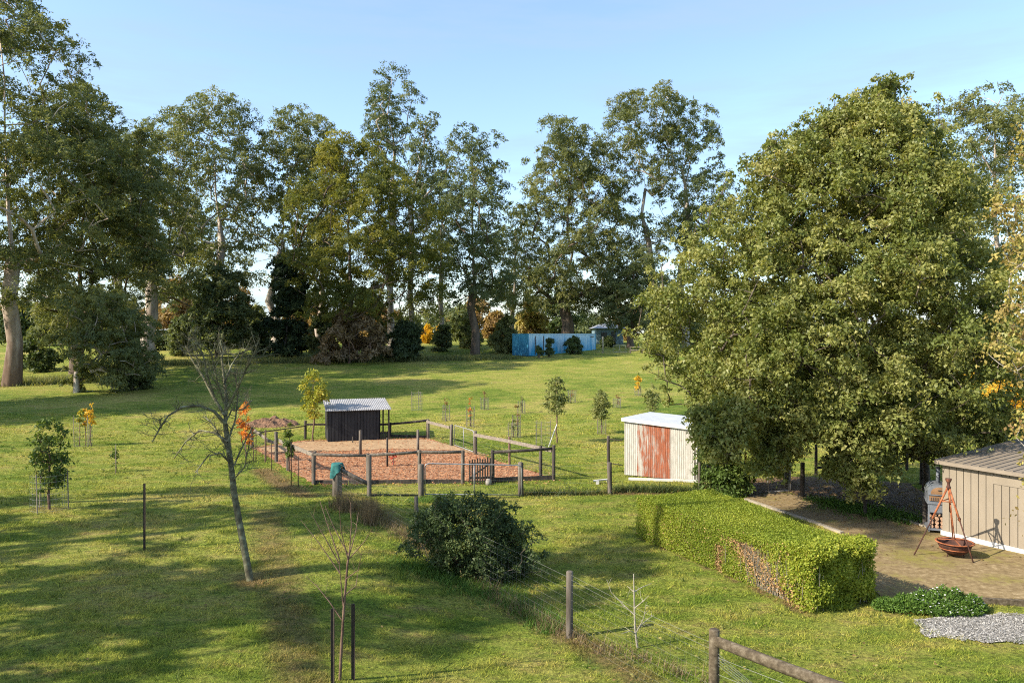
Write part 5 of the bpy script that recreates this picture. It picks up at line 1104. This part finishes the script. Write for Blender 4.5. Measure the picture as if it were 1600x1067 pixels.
HEDGE_POLY = [at(994, 840), at(1268, 958), at(1375, 930), at(1130, 800)]
def lawn():
    rng = np.random.default_rng(21); n = 330000
    Y = np.exp(rng.uniform(np.log(9.2), np.log(46), n)); X = rng.uniform(-1, 1, n)*(Y*.70+1.2)
    bad = in_poly(PAVE, X, Y) | in_poly(GRAV, X, Y) | in_poly(YARD, X, Y) | in_poly(HEDGE_POLY, X, Y) | (in_poly(LITTER, X, Y) & (rng.random(n) < .9))
    X, Y = X[~bad], Y[~bad]; dry = dryness(X, Y); P = np.stack([X, Y, zg(X, Y)-.004], 1)
    cl = np.sin(X*2.3+1.7*np.sin(Y*1.9))*np.sin(Y*3.1+1.3*np.sin(X*2.7))+.6*np.sin(X*6.1+Y*2.2)*np.sin(Y*7.3-X*1.1)
    k = rng.random(len(X)) < np.clip(.52+.42*cl, .04, 1); X, Y, P, dry, cl = X[k], Y[k], P[k], dry[k], cl[k]
    h = (.030+.016*np.clip(cl, -1, 1.3))*(1+.25*(Y/20))*rng.uniform(.7, 1.3, len(X))*np.where(rng.random(len(X)) < .04, 2.0, 1); w_ = .009*(Y/12)
    blades('lawn_grass', 'short tufted lawn grass', P, h, w_, rng, G_BLADE, {'dry': dry}, 3, .03, .8)
lawn()
def along_seg(a, b, n, s_, rng):
    t = rng.random(n); P = np.stack([a[0]+(b[0]-a[0])*t+rng.normal(0, s_, n), a[1]+(b[1]-a[1])*t+rng.normal(0, s_, n), np.zeros(n)], 1); P[:, 2] = zg(P[:, 0], P[:, 1])-.01; return P
def rough_growth():
    rng = np.random.default_rng(31)
    P = np.concatenate([along_seg(at(555, 790), at(690, 875), 500, .20, rng), along_seg(at(690, 875), at(900, 1000), 520, .13, rng), along_seg(at(900, 1000), at(1100, 1066), 130, .12, rng)])
    blades('dry_fence_grass', 'dead brown grass along the middle wire fence', P, rng.uniform(.05, .22, len(P)), np.full(len(P), .010), rng, L_STRAW, None, 5, .05, .5)
    P = np.concatenate([along_seg(at(577, 800), at(577, 820), 260, .11, rng), along_seg(at(530, 790), at(545, 800), 160, .14, rng)])
    blades('dry_grass_clump', 'tall brown dead grass round the posts left of the dark bush', P, rng.uniform(.22, .55, len(P)), np.full(len(P), .011), rng, L_STRAW, None, 5, .05, .22)
    P = np.concatenate([along_seg(at(640, 880), at(790, 930), 900, .30, rng), along_seg(at(790, 930), at(870, 985), 500, .18, rng), along_seg(at(640, 785), at(700, 778), 150, .2, rng)])
    blades('green_weeds', 'lush green weeds before the dark bush', P, rng.uniform(.06, .17, len(P)), np.full(len(P), .016), rng, L_WEED, None, 6, .05, .7)
    P = np.concatenate([along_seg(at(960, 768), at(1090, 770), 420, .12, rng), along_seg(at(820, 772), at(950, 772), 160, .08, rng)])
    blades('dark_fence_weeds', 'dark brown weeds along the paddock fence by the tin shed', P, rng.uniform(.10, .30, len(P)), np.full(len(P), .02), rng, L_BUSH, None, 6, .06, .6)
    P = np.concatenate([along_seg(at(1300, 790), at(1440, 815), 500, .35, rng), along_seg(at(1090, 776), at(1150, 776), 200, .15, rng), along_seg(at(1260, 780), at(1330, 792), 80, .2, rng)])
    blades('tree_bed_weeds', 'green weeds in the bed under the broad tree', P, rng.uniform(.08, .2, len(P)), np.full(len(P), .035), rng, L_WEED, None, 6, .06, .7)
    P = along_seg(at(180, 572), at(800, 560), 2600, .8, rng)
    blades('field_edge_grass', 'long rough grass along the far edge of the field', P, rng.uniform(.2, .6, len(P)), np.full(len(P), .06), rng, L_GUM, None, 5, .2, .5)
    P = along_seg(at(0, 600), at(180, 590), 1200, 1.2, rng)
    blades('gum_foot_grass', 'long grass round the foot of the huge gum', P, rng.uniform(.15, .45, len(P)), np.full(len(P), .05), rng, L_GUM, None, 5, .2, .5)
rough_growth()
def scatter(name, label, poly, n, size, mat, seed, aspect=.5, dz=.03, weight=None):
    rng = np.random.default_rng(seed); xs = [p[0] for p in poly]; ys = [p[1] for p in poly]; X = rng.uniform(min(xs), max(xs), n); Y = rng.uniform(min(ys), max(ys), n); k = in_poly(poly, X, Y)
    if weight is not None: k &= rng.random(n) < weight(X, Y)
    X, Y = X[k], Y[k]; P = np.stack([X, Y, zg(X, Y)+dz], 1)
    tag(np_mesh(name, leaf_quads(P, size, aspect, rng, -.05, 2.0), 4, {'lv': rng.random(len(P))}, mat), label, None, None, 'stuff')
YARDW = wob([at(476, 764), at(880, 755), at(868, 742), at(672, 683), at(585, 684), at(470, 687), at(386, 698)], .14, 12, .3)
scatter('mulch_chips', 'orange bark chips over the yard', YARDW, 34000, .085, M_CHIP, 41, .45, .035, lambda X, Y: np.where(in_poly(STRAW, X, Y), .14, np.where(in_poly(YARD, X, Y), 1, .22)))
GRAVW = wob([at(1428, 975), at(1466, 961), at(1530, 960), at(1720, 966), at(1720, 1010), at(1560, 1006), at(1455, 998)], .09, 9, .2)
scatter('pebbles', 'pale gravel stones in the strip', GRAVW, 30000, .03, M_PEBBLE, 42, .8, .024)
scatter('fallen_leaves', 'dry brown leaves under the broad tree', LITTER, 9000, .075, L_DRY, 43, .6, .03)
scatter('fallen_leaves', 'dry leaves blown over the paving', PAVE, 1400, .06, L_DRY, 44, .6, .03, lambda X, Y: sst(16, 21, Y))
scatter('fallen_leaves', 'yellow leaves lying on the garden lawn', [at(850, 800), at(985, 800), at(1280, 980), at(1600, 1066), at(900, 1066)], 700, .05, L_BIRCH, 45, .7, .05)
def lawn_tufts():
    rng = np.random.default_rng(51); n = 5200; Y = np.exp(rng.uniform(np.log(9.5), np.log(40), n)); X = rng.uniform(-1, 1, n)*(Y*.68+1)
    bad = in_poly(PAVE, X, Y) | in_poly(GRAV, X, Y) | in_poly(YARD, X, Y) | in_poly(HEDGE_POLY, X, Y) | in_poly(LITTER, X, Y)
    cl = np.sin(X*.9+np.sin(Y*.6)*2)*np.sin(Y*.8+X*.3); k = ~bad & (rng.random(n) < np.clip(.45+.6*cl, 0, 1)); X, Y = X[k], Y[k]; P = np.stack([X, Y, zg(X, Y)-.005], 1)
    blades('lawn_tufts', 'longer rank tufts in the lawn', P, rng.uniform(.05, .11, len(P)), .010*(Y/12), rng, L_GRN, None, 9, .035, .7)
    scatter('fallen_leaves', 'dry leaves lying on the left lawn', [at(20, 1060), at(20, 720), at(480, 790), at(620, 900), at(980, 1060)], 420, .05, L_DRY, 52, .7, .045)
lawn_tufts()
